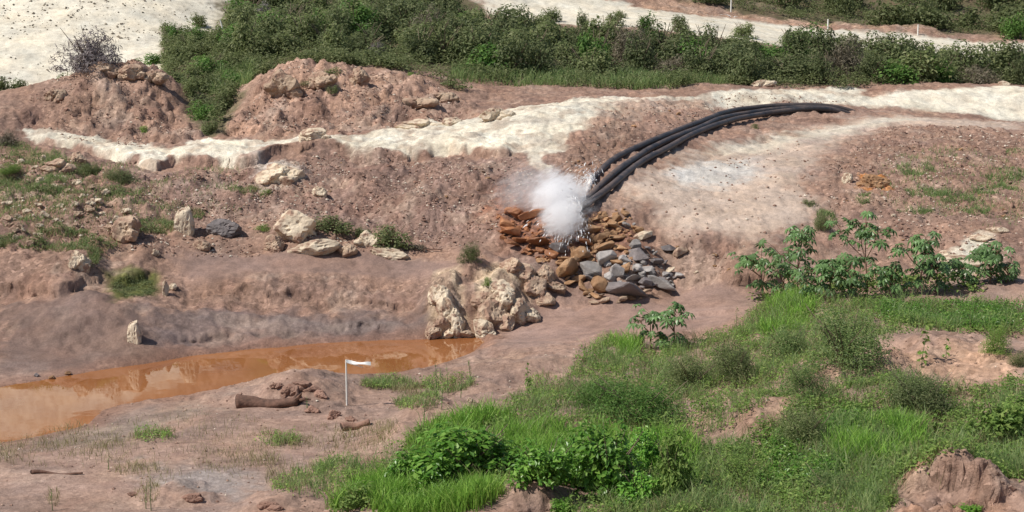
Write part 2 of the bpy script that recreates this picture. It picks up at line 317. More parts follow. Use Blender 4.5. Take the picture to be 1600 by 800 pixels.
# pond bed and shore
pd = np.full(GX.shape, 50.0); sel = (GX > pond[:, 0].min() - 6) & (GX < pond[:, 0].max() + 6) & (GY > 30) & (GY < 58)
pd[sel] = sdf(GX[sel] + 0.12 * N1[sel], GY[sel] + 0.10 * N2[sel], pond)
GZ = np.where(pd < 0, -0.28 * np.minimum(-pd, 1.6) - 0.01, np.maximum(GZ, np.minimum(0.015 + 0.10 * np.minimum(pd, 4), 0.35)))
blend = 1 - sstep(0, 1.4, pd)
GZ = np.where(pd >= 0, GZ * (1 - blend) + np.minimum(GZ, 0.015 + 0.45 * pd) * blend, GZ)
shore = np.clip(1 - pd / 0.8, 0, 1) * (pd > -3); C = C + (np.array([0.24, 0.12, 0.075]) - C) * (shore * 0.7)[..., None]; GLOSS = np.maximum(GLOSS, shore * 0.6)
# colour mottling
mott = 1 + 0.16 * N1 + 0.10 * NF + 0.10 * fbm(GX * 0.13, GY * 0.13, 3, 91)
C = np.clip(C * mott[..., None], 0.02, 0.8)
hue = np.clip(0.5 + 0.6 * N2, 0, 1)[..., None]
C = C * (1 + (hue - 0.5) * np.array([0.06, 0.0, -0.08]))

# ------------------------------------------------------------------ mesh helpers
def mesh_np(name, V, F, smooth=False):
    """V (n,3); F = list of face index arrays, each (m,k)"""
    if not isinstance(F, (list, tuple)): F = [F]
    me = bpy.data.meshes.new(name); V = np.ascontiguousarray(V, np.float32)
    me.vertices.add(len(V)); me.vertices.foreach_set('co', V.ravel())
    loops = np.concatenate([f.ravel() for f in F]).astype(np.int32)
    tot = np.concatenate([np.full(len(f), f.shape[1], np.int32) for f in F])
    st = np.concatenate([[0], np.cumsum(tot)[:-1]]).astype(np.int32)
    me.loops.add(len(loops)); me.loops.foreach_set('vertex_index', loops)
    me.polygons.add(len(tot)); me.polygons.foreach_set('loop_start', st)
    me.update(calc_edges=True)
    me.polygons.foreach_set('use_smooth', np.full(len(tot), smooth, bool))
    me.validate()
    return me
def link(name, me, mat=None, parent=None, loc=None, label=None, cat=None, group=None, kind=None):
    o = bpy.data.objects.new(name, me); COL.objects.link(o)
    if mat is not None and me is not None and not me.materials: me.materials.append(mat)
    if parent: o.parent = parent
    if loc is not None: o.location = [float(c) for c in loc]
    return tag(o, label, cat, group, kind)
def tag(o, label=None, cat=None, group=None, kind=None):
    for k, val in (('label', label), ('category', cat), ('group', group), ('kind', kind)):
        if val: o[k] = val
    return o
def thing(name, loc, rz=0, scale=1, **kw):
    o = link(name, None, None, None, loc, **kw); o.rotation_euler = (0, 0, rz); o.scale = (scale,) * 3; o.empty_display_size = 0.2
    return o
def tube(path, rad, seg=10, cap=True):
    """tapered tube through points; returns V, [quads, ...]"""
    path = np.array(path, float); rad = np.broadcast_to(np.asarray(rad, float), (len(path),))
    T = np.gradient(path, axis=0); T /= np.linalg.norm(T, axis=1)[:, None] + 1e-9
    up = np.array([0, 0, 1.0]) if abs(T[0, 2]) < 0.9 else np.array([1.0, 0, 0])
    V = []; 
    for p, t, r in zip(path, T, rad):
        a = np.cross(t, up); a /= np.linalg.norm(a) + 1e-9; b = np.cross(a, t); up = b
        th = np.linspace(0, 2 * np.pi, seg, endpoint=False)
        V.append(p + r * (np.cos(th)[:, None] * a + np.sin(th)[:, None] * b))
    V = np.vstack(V); m = len(path); i = np.arange(m - 1)[:, None] * seg; j = np.arange(seg)[None]; j2 = (j + 1) % seg
    F = [np.stack([i + j, i + j2, i + seg + j2, i + seg + j], -1).reshape(-1, 4)]
    if cap: F += [np.arange(seg)[None, ::-1], (np.arange(seg) + (m - 1) * seg)[None]]
    return V, F
def join(parts):
    V = []; Fs = {}; off = 0
    for v, F in parts:
        V.append(v)
        for f in (F if isinstance(F, (list, tuple)) else [F]): Fs.setdefault(f.shape[1], []).append(f + off)
        off += len(v)
    return np.vstack(V), [np.vstack(f) for f in Fs.values()]

# ------------------------------------------------------------------ materials
def newmat(name):
    m = bpy.data.materials.new(name); m.use_nodes = True; return m, m.node_tree, m.node_tree.nodes['Principled BSDF']
def noise(nt, scale, detail=4, rough=0.6, coord='Object', vec=None):
    n = nt.nodes.new('ShaderNodeTexNoise'); n.inputs['Scale'].default_value = scale; n.inputs['Detail'].default_value = detail; n.inputs['Roughness'].default_value = rough
    if vec is None:
        tc = nt.nodes.new('ShaderNodeTexCoord'); vec = tc.outputs[coord]
    nt.links.new(vec, n.inputs['Vector']); return n
def ramp(nt, fac, stops):
    r = nt.nodes.new('ShaderNodeValToRGB'); e = r.color_ramp.elements
    while len(e) < len(stops): e.new(0.5)
    for el, (p, c) in zip(e, stops): el.position = p; el.color = (*c, 1)
    nt.links.new(fac, r.inputs[0]); return r.outputs[0]
def mixc(nt, fac, a, b, mode='MIX'):
    m = nt.nodes.new('ShaderNodeMix'); m.data_type = 'RGBA'; m.blend_type = mode
    for s, val in ((m.inputs[0], fac), (m.inputs[6], a), (m.inputs[7], b)):
        if hasattr(val, 'links'): nt.links.new(val, s)
        elif isinstance(val, (int, float)): s.default_value = val
        else: s.default_value = (*val, 1)
    return m.outputs[2]
def bump(nt, h, strength, dist, bsdf):
    b = nt.nodes.new('ShaderNodeBump'); b.inputs['Strength'].default_value = strength; b.inputs['Distance'].default_value = dist
    nt.links.new(h, b.inputs['Height']); nt.links.new(b.outputs[0], bsdf.inputs['Normal']); return b

def mat_ground():
    m, nt, b = newmat('ground_soil')
    a = nt.nodes.new('ShaderNodeVertexColor'); a.layer_name = 'soil_colour'
    tc = nt.nodes.new('ShaderNodeTexCoord'); vec = tc.outputs['Object']
    n1 = noise(nt, 3.0, 6, 0.7, vec=vec); n2 = noise(nt, 16.0, 4, 0.65, vec=vec)
    f = ramp(nt, n1.outputs[0], [(0.25, (0.70, 0.69, 0.68)), (0.5, (1, 1, 1)), (0.78, (1.22, 1.2, 1.18))])
    c = mixc(nt, 1.0, a.outputs[0], f, 'MULTIPLY')
    f2 = ramp(nt, n2.outputs[0], [(0.3, (0.78, 0.77, 0.76)), (0.55, (1, 1, 1)), (0.75, (1.25, 1.25, 1.25))])
    c = mixc(nt, 1.0, c, f2, 'MULTIPLY')
    rg = nt.nodes.new('ShaderNodeAttribute'); rg.attribute_name = 'rough'
    fk = nt.nodes.new('ShaderNodeAttribute'); fk.attribute_name = 'fleck'
    vo = nt.nodes.new('ShaderNodeTexVoronoi'); vo.inputs['Scale'].default_value = 8.0; nt.links.new(vec, vo.inputs['Vector'])
    sx = nt.nodes.new('ShaderNodeSeparateColor'); nt.links.new(vo.outputs['Color'], sx.inputs[0])
    fl = ramp(nt, sx.outputs[0], [(0.0, (0.62, 0.60, 0.58)), (0.18, (0.85, 0.84, 0.83)), (0.5, (1, 1, 1)), (0.86, (1.08, 1.08, 1.08)), (0.94, (1.42, 1.44, 1.46))])
    c = mixc(nt, fk.outputs['Fac'], c, mixc(nt, 1.0, c, fl, 'MULTIPLY'))
    nt.links.new(c, b.inputs['Base Color'])
    g = nt.nodes.new('ShaderNodeAttribute'); g.attribute_name = 'wet'
    mr = nt.nodes.new('ShaderNodeMapRange'); mr.inputs[3].default_value = 0.95; mr.inputs[4].default_value = 0.38; nt.links.new(g.outputs['Fac'], mr.inputs[0])
    nt.links.new(mr.outputs[0], b.inputs['Roughness']); b.inputs['Specular IOR Level'].default_value = 0.3
    ad = nt.nodes.new('ShaderNodeMath'); ad.operation = 'MULTIPLY_ADD'; ad.inputs[1].default_value = 0.4; nt.links.new(n2.outputs[0], ad.inputs[0]); nt.links.new(n1.outputs[0], ad.inputs[2])
    bp = bump(nt, ad.outputs[0], 0.6, 0.12, b); nt.links.new(rg.outputs['Fac'], bp.inputs['Strength'])
    return m
def mat_rock(name, c0, c1, c2, scale=3.0, rough=0.85, rand=0.25, bs=0.6, mud=0.0):
    m, nt, b = newmat(name)
    n1 = noise(nt, scale, 6, 0.65); c = ramp(nt, n1.outputs[0], [(0.28, c0), (0.5, c1), (0.72, c2)])
    if mud:
        n3 = noise(nt, 2.3, 5, 0.65); k = ramp(nt, n3.outputs[0], [(0.62 - mud, (1, 1, 1)), (0.72 - mud, (0, 0, 0))]); c = mixc(nt, k, c, (0.31, 0.195, 0.14))
    oi = nt.nodes.new('ShaderNodeObjectInfo'); mr = nt.nodes.new('ShaderNodeMapRange'); mr.inputs[3].default_value = 1 - rand; mr.inputs[4].default_value = 1 + rand
    nt.links.new(oi.outputs['Random'], mr.inputs[0])
    vm = nt.nodes.new('ShaderNodeVectorMath'); vm.operation = 'SCALE'; nt.links.new(c, vm.inputs[0]); nt.links.new(mr.outputs[0], vm.inputs['Scale'])
    nt.links.new(vm.outputs[0], b.inputs['Base Color']); b.inputs['Roughness'].default_value = rough; b.inputs['Specular IOR Level'].default_value = 0.3
    n2 = noise(nt, scale * 4, 5, 0.7); bump(nt, n2.outputs[0], bs, 0.06, b); return m
def mat_leaf(name, c0, c1, c2, trans=0.35, rough=0.55, spec=0.25, orand=0.2):
    m, nt, b = newmat(name)
    ge = nt.nodes.new('ShaderNodeNewGeometry'); c = ramp(nt, ge.outputs['Random Per Island'], [(0.0, c0), (0.55, c1), (1.0, c2)])
    oi = nt.nodes.new('ShaderNodeObjectInfo'); mr = nt.nodes.new('ShaderNodeMapRange'); mr.inputs[3].default_value = 1 - orand; mr.inputs[4].default_value = 1 + orand
    nt.links.new(oi.outputs['Random'], mr.inputs[0])
    vm = nt.nodes.new('ShaderNodeVectorMath'); vm.operation = 'SCALE'; nt.links.new(c, vm.inputs[0]); nt.links.new(mr.outputs[0], vm.inputs['Scale'])
    nt.links.new(vm.outputs[0], b.inputs['Base Color']); b.inputs['Roughness'].default_value = rough; b.inputs['Specular IOR Level'].default_value = spec
    tr = nt.nodes.new('ShaderNodeBsdfTranslucent'); nt.links.new(vm.outputs[0], tr.inputs[0])
    mx = nt.nodes.new('ShaderNodeMixShader'); mx.inputs[0].default_value = trans
    nt.links.new(b.outputs[0], mx.inputs[1]); nt.links.new(tr.outputs[0], mx.inputs[2]); nt.links.new(mx.outputs[0], nt.nodes['Material Output'].inputs[0])
    return m
def mat_plain(name, c, rough=0.7, scale=6, var=0.3, bs=0.2):
    m, nt, b = newmat(name); c = np.array(c)
    n1 = noise(nt, scale, 5, 0.6); o = ramp(nt, n1.outputs[0], [(0.3, tuple(c * (1 - var))), (0.7, tuple(np.minimum(c * (1 + var), 0.95)))])
    nt.links.new(o, b.inputs['Base Color']); b.inputs['Roughness'].default_value = rough; bump(nt, n1.outputs[0], bs, 0.03, b); return m
def mat_pipe():
    m, nt, b = newmat('black_polyethylene'); n1 = noise(nt, 1.1, 6, 0.7); n2 = noise(nt, 9.0, 4, 0.7)
    ge = nt.nodes.new('ShaderNodeNewGeometry'); sx = nt.nodes.new('ShaderNodeSeparateXYZ'); nt.links.new(ge.outputs['Normal'], sx.inputs[0])
    up = nt.nodes.new('ShaderNodeMapRange'); up.inputs[1].default_value = -0.2; up.inputs[2].default_value = 1.0; up.inputs[3].default_value = 0.15; up.inputs[4].default_value = 0.55; nt.links.new(sx.outputs[2], up.inputs[0])
    d = ramp(nt, n1.outputs[0], [(0.38, (0, 0, 0)), (0.66, (1, 1, 1))]); mu = nt.nodes.new('ShaderNodeMath'); mu.operation = 'MULTIPLY'; nt.links.new(d, mu.inputs[0]); nt.links.new(up.outputs[0], mu.inputs[1])
    base = ramp(nt, n2.outputs[0], [(0.3, (0.022, 0.023, 0.028)), (0.7, (0.045, 0.044, 0.048))])
    nt.links.new(mixc(nt, mu.outputs[0], base, (0.24, 0.165, 0.125)), b.inputs['Base Color']); b.inputs['Roughness'].default_value = 0.5; bump(nt, n2.outputs[0], 0.15, 0.02, b); return m
def mat_water():
    m, nt, b = newmat('silty_water')
    n1 = noise(nt, 0.35, 3, 0.5); c = ramp(nt, n1.outputs[0], [(0.3, (0.25, 0.092, 0.032)), (0.7, (0.35, 0.145, 0.05))])
    nt.links.new(c, b.inputs['Base Color']); b.inputs['Roughness'].default_value = 0.015; b.inputs['IOR'].default_value = 1.62
    n2 = noise(nt, 2.2, 3, 0.5); bump(nt, n2.outputs[0], 0.03, 0.03, b); return m

M = dict(
 ground=mat_ground(), water=mat_water(),
 cream_rock=mat_rock('cream_rock', (0.42, 0.31, 0.21), (0.59, 0.48, 0.35), (0.70, 0.60, 0.46), 1.6, 0.9, 0.12, 0.9, 0.23),
 tan_rock=mat_rock('tan_rock', (0.30, 0.20, 0.14), (0.42, 0.30, 0.21), (0.52, 0.40, 0.29), 2.0, 0.9, 0.15, 0.9, 0.20),
 grey_rock=mat_rock('grey_rock', (0.21, 0.19, 0.175), (0.32, 0.29, 0.27), (0.46, 0.42, 0.38), 2.5, 0.75, 0.3),
 dark_rock=mat_rock('dark_rock', (0.12, 0.105, 0.10), (0.18, 0.155, 0.15), (0.27, 0.23, 0.22), 2.5, 0.7, 0.25),
 brown_rock=mat_rock('brown_rock', (0.22, 0.115, 0.055), (0.345, 0.195, 0.10), (0.45, 0.29, 0.17), 2.5, 0.75, 0.25),
 rust_rock=mat_rock('rust_rock', (0.17, 0.062, 0.028), (0.30, 0.125, 0.055), (0.42, 0.21, 0.10), 2.5, 0.45, 0.3),
 pebble=mat_rock('pebble', (0.26, 0.18, 0.14), (0.44, 0.34, 0.26), (0.62, 0.52, 0.40), 0.9, 0.9, 0.0),
 clod=mat_rock('clod', (0.20, 0.11, 0.08), (0.29, 0.17, 0.125), (0.36, 0.22, 0.165), 2.0, 0.95, 0.15),
 pipe=mat_pipe(), bore=mat_plain('pipe_bore', (0.012, 0.012, 0.013), 0.8),
 wood=mat_plain('weathered_wood', (0.125, 0.066, 0.045), 0.9, 8, 0.45, 0.8), wood_end=mat_plain('cut_wood', (0.05, 0.024, 0.016), 0.9, 10, 0.5, 0.6),
 stem=mat_plain('brown_stem', (0.16, 0.12, 0.08), 0.9, 12, 0.4), stem_green=mat_plain('green_stem', (0.14, 0.17, 0.07), 0.7, 12, 0.3), stem_red=mat_plain('reddish_stem', (0.22, 0.12, 0.08), 0.7, 12, 0.3),
 white=mat_plain('white_paint', (0.78, 0.76, 0.70), 0.7, 12, 0.08), tape=mat_plain('white_tape', (0.80, 0.79, 0.75), 0.45, 12, 0.06),
 shrub=mat_leaf('shrub_leaf', (0.13, 0.165, 0.065), (0.20, 0.24, 0.095), (0.32, 0.34, 0.165), 0.5),
 shrub_dark=mat_leaf('dark_shrub_leaf', (0.10, 0.13, 0.055), (0.165, 0.20, 0.085), (0.265, 0.285, 0.14), 0.5),
 shrub_bright=mat_leaf('bright_shrub_leaf', (0.075, 0.16, 0.035), (0.12, 0.23, 0.05), (0.20, 0.31, 0.08), 0.42),
 shrub_dry=mat_leaf('dry_twigs', (0.11, 0.095, 0.06), (0.17, 0.145, 0.10), (0.24, 0.20, 0.14), 0.2),
 shrub_grey=mat_leaf('grey_twigs', (0.13, 0.11, 0.115), (0.18, 0.155, 0.155), (0.25, 0.21, 0.20), 0.1),
 grass=mat_leaf('grass_blade', (0.13, 0.26, 0.04), (0.20, 0.365, 0.058), (0.32, 0.47, 0.10), 0.4, 0.45),
 grass_blue=mat_leaf('bluish_grass', (0.14, 0.225, 0.078), (0.23, 0.325, 0.115), (0.38, 0.44, 0.185), 0.48, 0.5),
 grass_dry=mat_leaf('dry_grass', (0.20, 0.18, 0.08), (0.28, 0.25, 0.12), (0.36, 0.32, 0.18), 0.3, 0.7),
 herb=mat_leaf('herb_leaf', (0.145, 0.24, 0.055), (0.225, 0.345, 0.085), (0.36, 0.46, 0.13), 0.5),
 broad=mat_leaf('broad_leaf', (0.09, 0.22, 0.03), (0.15, 0.33, 0.045), (0.28, 0.46, 0.09), 0.4, 0.35, 0.4),
 castor=mat_leaf('castor_leaf', (0.09, 0.17, 0.055), (0.135, 0.235, 0.08), (0.20, 0.31, 0.115), 0.3, 0.4, 0.4, 0.35),
)

# ------------------------------------------------------------------ ground object
gy_ = np.gradient(GZ, axis=0) / (np.gradient(GY, axis=0) + 1e-6); steep = sstep(0.35, 1.1, np.abs(gy_)) * (AMP > 0.2)
OY = steep * (0.16 * fbm(GX * 0.9, GZ * 1.8, 3, 201, 0.6) + 0.05 * fbm(GX * 4, GZ * 6, 2, 207)); OX = steep * 0.08 * fbm(GX * 1.5 + 7, GZ * 2.5, 3, 211)
V = np.stack([GX + OX, GY + OY, GZ], -1).reshape(-1, 3)
i = np.arange(NY - 1)[:, None] * NS; j = np.arange(NS - 1)[None]
F = np.stack([i + j, i + j + 1, i + NS + j + 1, i + NS + j], -1).reshape(-1, 4)
gm = mesh_np('terrain', V, F, True)
ca = gm.color_attributes.new('soil_colour', 'FLOAT_COLOR', 'POINT')
ca.data.foreach_set('color', np.concatenate([C, np.ones(C.shape[:2] + (1,))], -1).astype(np.float32).ravel())
fa = gm.attributes.new('wet', 'FLOAT', 'POINT'); fa.data.foreach_set('value', np.clip(GLOSS, 0, 1).astype(np.float32).ravel())
fa = gm.attributes.new('fleck', 'FLOAT', 'POINT'); fa.data.foreach_set('value', np.clip((AMP - 0.4) / 0.5, 0, 1).astype(np.float32).ravel())
fa = gm.attributes.new('rough', 'FLOAT', 'POINT'); fa.data.foreach_set('value', np.clip(0.15 + 0.55 * AMP, 0, 1).astype(np.float32).ravel())
link('terrain', gm, M['ground'], label='eroded pinkish brown earth slopes with cream clay berm and mud banks', cat='terrain', kind='structure')

# ------------------------------------------------------------------ pond water
c0 = pond.mean(0); bmw = bmesh.new()
bmw.faces.new([bmw.verts.new((x, y, 0)) for x, y in [(-33, 33), (-0.3, 33), (0.8, 46), (0.8, 51.5), (-33, 51.5)]])
wm = bpy.data.meshes.new('pond_water'); bmw.to_mesh(wm); bmw.free()
link('pond_water', wm, M['water'], label='still rust orange pond water reflecting the bank', cat='pond', kind='structure')

# ================================================================== THINGS
def unit(v): return v / (np.linalg.norm(v, axis=-1, keepdims=True) + 1e-9)
def rnd_dirs(n, r): return unit(r.normal(size=(n, 3)))
# ------------------------------------------------------------------ rocks
def hull_rock(seed, npts=15, ax=(1, .8, .65), bev=0.05):
    r = np.random.default_rng(seed); p = rnd_dirs(npts, r) * (0.5 * r.uniform(0.8, 1.05, (npts, 1))) * np.array(ax)
    bm = bmesh.new(); vs = [bm.verts.new(q) for q in p]; g = bmesh.ops.convex_hull(bm, input=vs)
    for e in list(g['geom_interior']) + list(g['geom_unused']):
        if isinstance(e, bmesh.types.BMVert) and e.is_valid: bm.verts.remove(e)
    bmesh.ops.dissolve_limit(bm, angle_limit=R(14), verts=bm.verts, edges=bm.edges)
    bmesh.ops.bevel(bm, geom=list(bm.edges), offset=bev, segments=1, affect='EDGES', profile=0.5)
    bmesh.ops.triangulate(bm, faces=bm.faces)
    me = bpy.data.meshes.new('angular_rock'); bm.to_mesh(me); bm.free(); return me
HULL = [hull_rock(100 + k, 13 + k % 5, [(1, .8, .65), (1.1, .7, .5), (1, .9, .8), (1.2, .8, .4)][k % 4], 0.025) for k in range(14)]
for me in HULL: me.materials.append(M['brown_rock'])
_p3 = rng.uniform(0, 99, (60, 3))
def crag(seed, sub=4, rough=0.30, ax=(1, 1, 1)):
    """weathered outcrop: displaced sphere with steps and clefts"""
    r = np.random.default_rng(seed); bm = bmesh.new(); bmesh.ops.create_icosphere(bm, subdivisions=sub, radius=0.5)
    co = np.array([v.co[:] for v in bm.verts]); d = unit(co); o = r.uniform(0, 50, 3)
    k1 = rnd_dirs(15, r); cut = r.uniform(0.27, 0.46, 15)
    s = np.full(len(d), 0.5)
    for kk, c in zip(k1, cut):
        dp = d @ kk; s = np.where(dp > 0.2, np.minimum(s, c / np.maximum(dp, 0.2)), s)
    def n3(f, sd): return (perlin(d[:, 0] * f + o[0], d[:, 1] * f + d[:, 2] * f * 0.7 + o[1], sd) + perlin(d[:, 2] * f + o[2], d[:, 0] * f * 0.8 - d[:, 1] * f, sd + 3)) * 0.5
    s = s * (1 + rough * 0.45 * n3(2.0, seed) - rough * 0.5 * np.exp(-(n3(3.2, seed + 9) / 0.05) ** 2) + rough * 0.16 * n3(9, seed + 5))
    co = d * s[:, None] * np.array(ax)
    for v, c in zip(bm.verts, co): v.co = c
    me = bpy.data.meshes.new('crag'); bm.to_mesh(me); bm.free(); me.materials.append(M['cream_rock'])
    return me
def outcrop(seed):
    """three or four crags grown together"""
    r = np.random.default_rng(seed); ps = []
    for k in range(4):
        me = crag(seed * 7 + k, 3 if k else 4); co = np.empty(len(me.vertices) * 3); me.vertices.foreach_get('co', co); co = co.reshape(-1, 3)
        F = np.array([list(p.vertices) for p in me.polygons]); sc = 0.92 if k == 0 else r.uniform(0.45, 0.7); a = r.uniform(0, 6.28)
        rot = np.array([[math.cos(a), -math.sin(a), 0], [math.sin(a), math.cos(a), 0], [0, 0, 1]])
        off = np.zeros(3) if k == 0 else np.array([r.choice([-1, 1]) * r.uniform(.18, .34), r.uniform(-.3, .1), r.uniform(-.3, .08)])
        ps.append((co @ rot.T * sc + off, F)); bpy.data.meshes.remove(me)
    me = mesh_np('outcrop', *join(ps)); me.materials.append(M['cream_rock']); return me
CRAG = [outcrop(300 + k) for k in range(9)]
SOLO = [crag(700 + k, 4, 0.26) for k in range(8)]
def setmat(o, m):
    o.material_slots[0].link = 'OBJECT'; o.material_slots[0].material = m
def rock_px(name, me, mat, u, v, wpx, hpx, label, cat='rock', group=None, sink=0.22, depth=0.8, tilt=0.25, seed=None, dmin=0, rz=None):
    """rock seen with its middle at (u, v); stands on the terrain"""
    b = hit(u, v + hpx * 0.30, dmin)[0]; k = b[1] / FPX
    o = link(name, me, None, None, None, label, cat, group); setmat(o, M[mat])
    wx, hz = wpx * k, hpx * k; o.scale = (wx * 1.08, max(min(wx, hz * 1.6), 0.6 * wx) * depth * 1.08, hz * 1.15)
    if rz is None: rz = random.uniform(-0.5, 0.5)
    o.rotation_euler = (random.uniform(-tilt, tilt), random.uniform(-tilt, tilt), rz)
    o.location = (b[0], b[1] + 0.12 * wx, b[2] + hz * (0.5 - sink)); return o

OUT = [ # u, v, w, h, material, label
 (285,342,32,54,'cream_rock','tall upright cream rock standing alone on the weedy slope'),
 (196,357,52,40,'tan_rock','rounded tan boulder split by a cleft on the weedy slope'),
 (461,352,68,46,'cream_rock','large domed cream boulder at the back of the mud shelf'),
 (490,389,72,24,'cream_rock','low long cream ledge of rock in front of the domed boulder'),
 (428,380,34,24,'tan_rock','small tan rock at the left foot of the domed boulder'),
 (574,374,38,28,'cream_rock','blocky cream rock beside the dark bush on the mud shelf'),
 (612,396,52,18,'cream_rock','flat cream rock slab at the edge of the mud shelf'),
 (540,388,30,20,'tan_rock','brownish rock between the cream ledge and the blocky rock'),
 (208,516,22,44,'cream_rock','pale slanting slab stuck in the mud dune by the water'),
 (124,404,28,34,'cream_rock','broken cream rock at the corner of the earth ledge'),
 (258,452,12,26,'cream_rock','thin pale slab at the edge of the mossy hollow'),
 (270,448,12,12,'cream_rock','small pale block beside the mossy hollow'),
 (90,257,38,22,'tan_rock','tan boulder among weeds below the berm'),
 (120,246,26,20,'tan_rock','smaller tan boulder just above the weed covered one'),
 (350,354,46,26,'dark_rock','dark layered stone with an overhang on the slope'),
 (317,384,30,18,'tan_rock','tan stone half buried at the rim of the mud shelf'),
 (84,147,32,26,'tan_rock','yellowish tan block at the foot of the spoil mound'),
 (500,300,22,18,'cream_rock','cream stone on the rubble slope below the berm'),
 (437,268,56,36,'cream_rock','whitish clay block bulging from the rubble slope'),
 (492,210,44,20,'cream_rock','cream clay lump on top of the berm'),
 (772,180,44,22,'cream_rock','cream clay lump where the berm meets the thicket'),
 (655,193,54,16,'cream_rock','long cream clay lump on the berm crest'),
 (705,190,40,14,'cream_rock','low cream clay lump on the berm crest'),
 (1325,278,16,16,'cream_rock','pale round stone beside the orange earth patch'),
 (1362,284,46,20,'brown_rock','orange earth block exposed on the right slope'),
 (1502,408,60,18,'cream_rock','wide pale slab lying behind the castor plants'),
 (1532,372,42,10,'cream_rock','narrow pale slab above the wide one'),
 (1560,360,30,10,'cream_rock','small pale slab at the top of the pale scree'),
 (1478,398,24,12,'cream_rock','short pale slab left of the wide one'),
 (1190,131,34,12,'cream_rock','pale boulder at the grassy edge above the track'),
 (1570,130,16,8,'cream_rock','white stone at the thicket edge above the clay cut'),
 (560,117,28,26,'tan_rock','tan boulder on the crest of the wide spoil mound'),
 (440,128,50,40,'tan_rock','weathered lump on the shoulder of the wide spoil mound'),
 (500,126,40,26,'tan_rock','blocky lump on the crest of the wide spoil mound'),
 (690,150,40,20,'tan_rock','tan lump at the low end of the wide spoil mound'),
 (655,160,46,20,'tan_rock','flat topped lump near the low end of the wide mound'),
 (165,105,36,22,'tan_rock','crumbling lump on top of the conical spoil mound'),
 (205,112,40,24,'tan_rock','broken lump beside the top of the conical spoil mound'),
 (240,120,30,20,'tan_rock','lump at the right shoulder of the conical spoil mound'),
 (735,625,9,8,'cream_rock','small white stone on the silt hummock by the green grass'),
 (80,590,11,9,'brown_rock','reddish stone sitting at the water edge'),
 (106,583,9,6,'brown_rock','small flat reddish stone at the water edge'),
 (57,586,9,6,'dark_rock','small dark stone at the water edge'),
 (620,760,7,5,'cream_rock','tiny pale stone on the near silt'),
 (1440,400,1,1,None,None),
]
for k, (u, v, wp, hp, mt, lb) in enumerate(OUT):
    if mt: rock_px('rock', SOLO[k % 8] if any(q in lb for q in ('slab', 'upright', 'stone ', 'domed')) else CRAG[k % 9], mt, u, v, wp * 1.15, hp * 1.25, lb, depth=0.9, tilt=0.15, sink=0.30)
for k, (u, v, wp, hp, mt) in enumerate([(690,456,32,42,'cream_rock'),(702,478,38,50,'cream_rock'),(713,503,34,44,'cream_rock'),(690,502,34,42,'tan_rock'),(674,513,30,28,'tan_rock'),(722,519,34,18,'tan_rock'),(700,520,30,16,'cream_rock'),
      (757,462,36,36,'tan_rock'),(768,486,44,56,'tan_rock'),(758,510,40,30,'cream_rock'),(790,462,40,36,'cream_rock'),(806,478,42,42,'cream_rock'),(826,488,32,24,'cream_rock'),(782,444,38,26,'cream_rock'),(786,500,36,30,'tan_rock')]):
    rock_px('rock', SOLO[(k * 3 + 1) % 8], mt, u, v, wp * 1.2, hp * 1.1, 'broken cream rock of the outcrop at the end of the pond', group='rocks of the outcrop at the pond end', depth=1.2, tilt=0.4, sink=0.46)
for k, (u, v, wp, hp) in enumerate([(835,442,40,40),(850,424,26,34),(846,462,34,24),(815,420,36,30),(800,408,30,26),(868,446,30,18)]):
    rock_px('rock', SOLO[(k * 3 + 2) % 8], 'tan_rock', u, v, wp * 1.25, hp * 1.15, 'mud smeared tan rock beside the gully below the splash', group='muddy rocks beside the gully', depth=1.2, tilt=0.4, sink=0.46)
# pale stones scattered on the left slope
for k, (u, v, wp, hp) in enumerate([(12,342,22,14),(40,330,18,10),(68,336,20,12),(20,362,18,14),(60,352,14,10),(8,318,16,12),(120,334,18,12),(95,322,14,9),(140,318,14,10),(118,352,12,10),(155,336,14,8),(242,395,12,14),(30,352,16,9),(85,345,12,8),(60,320,12,8)] + [(10 + (k * 53) % 190, 245 + (k * 37) % 140, 9 + (k * 7) % 11, 7 + (k * 5) % 8) for k in range(30)]):
    rock_px('rock', CRAG[(k + 3) % 9], 'cream_rock' if k % 3 else 'tan_rock', u, v, wp, hp, 'pale knobbly stone scattered on the weedy left slope', group='pale stones on the weedy slope', tilt=0.4)

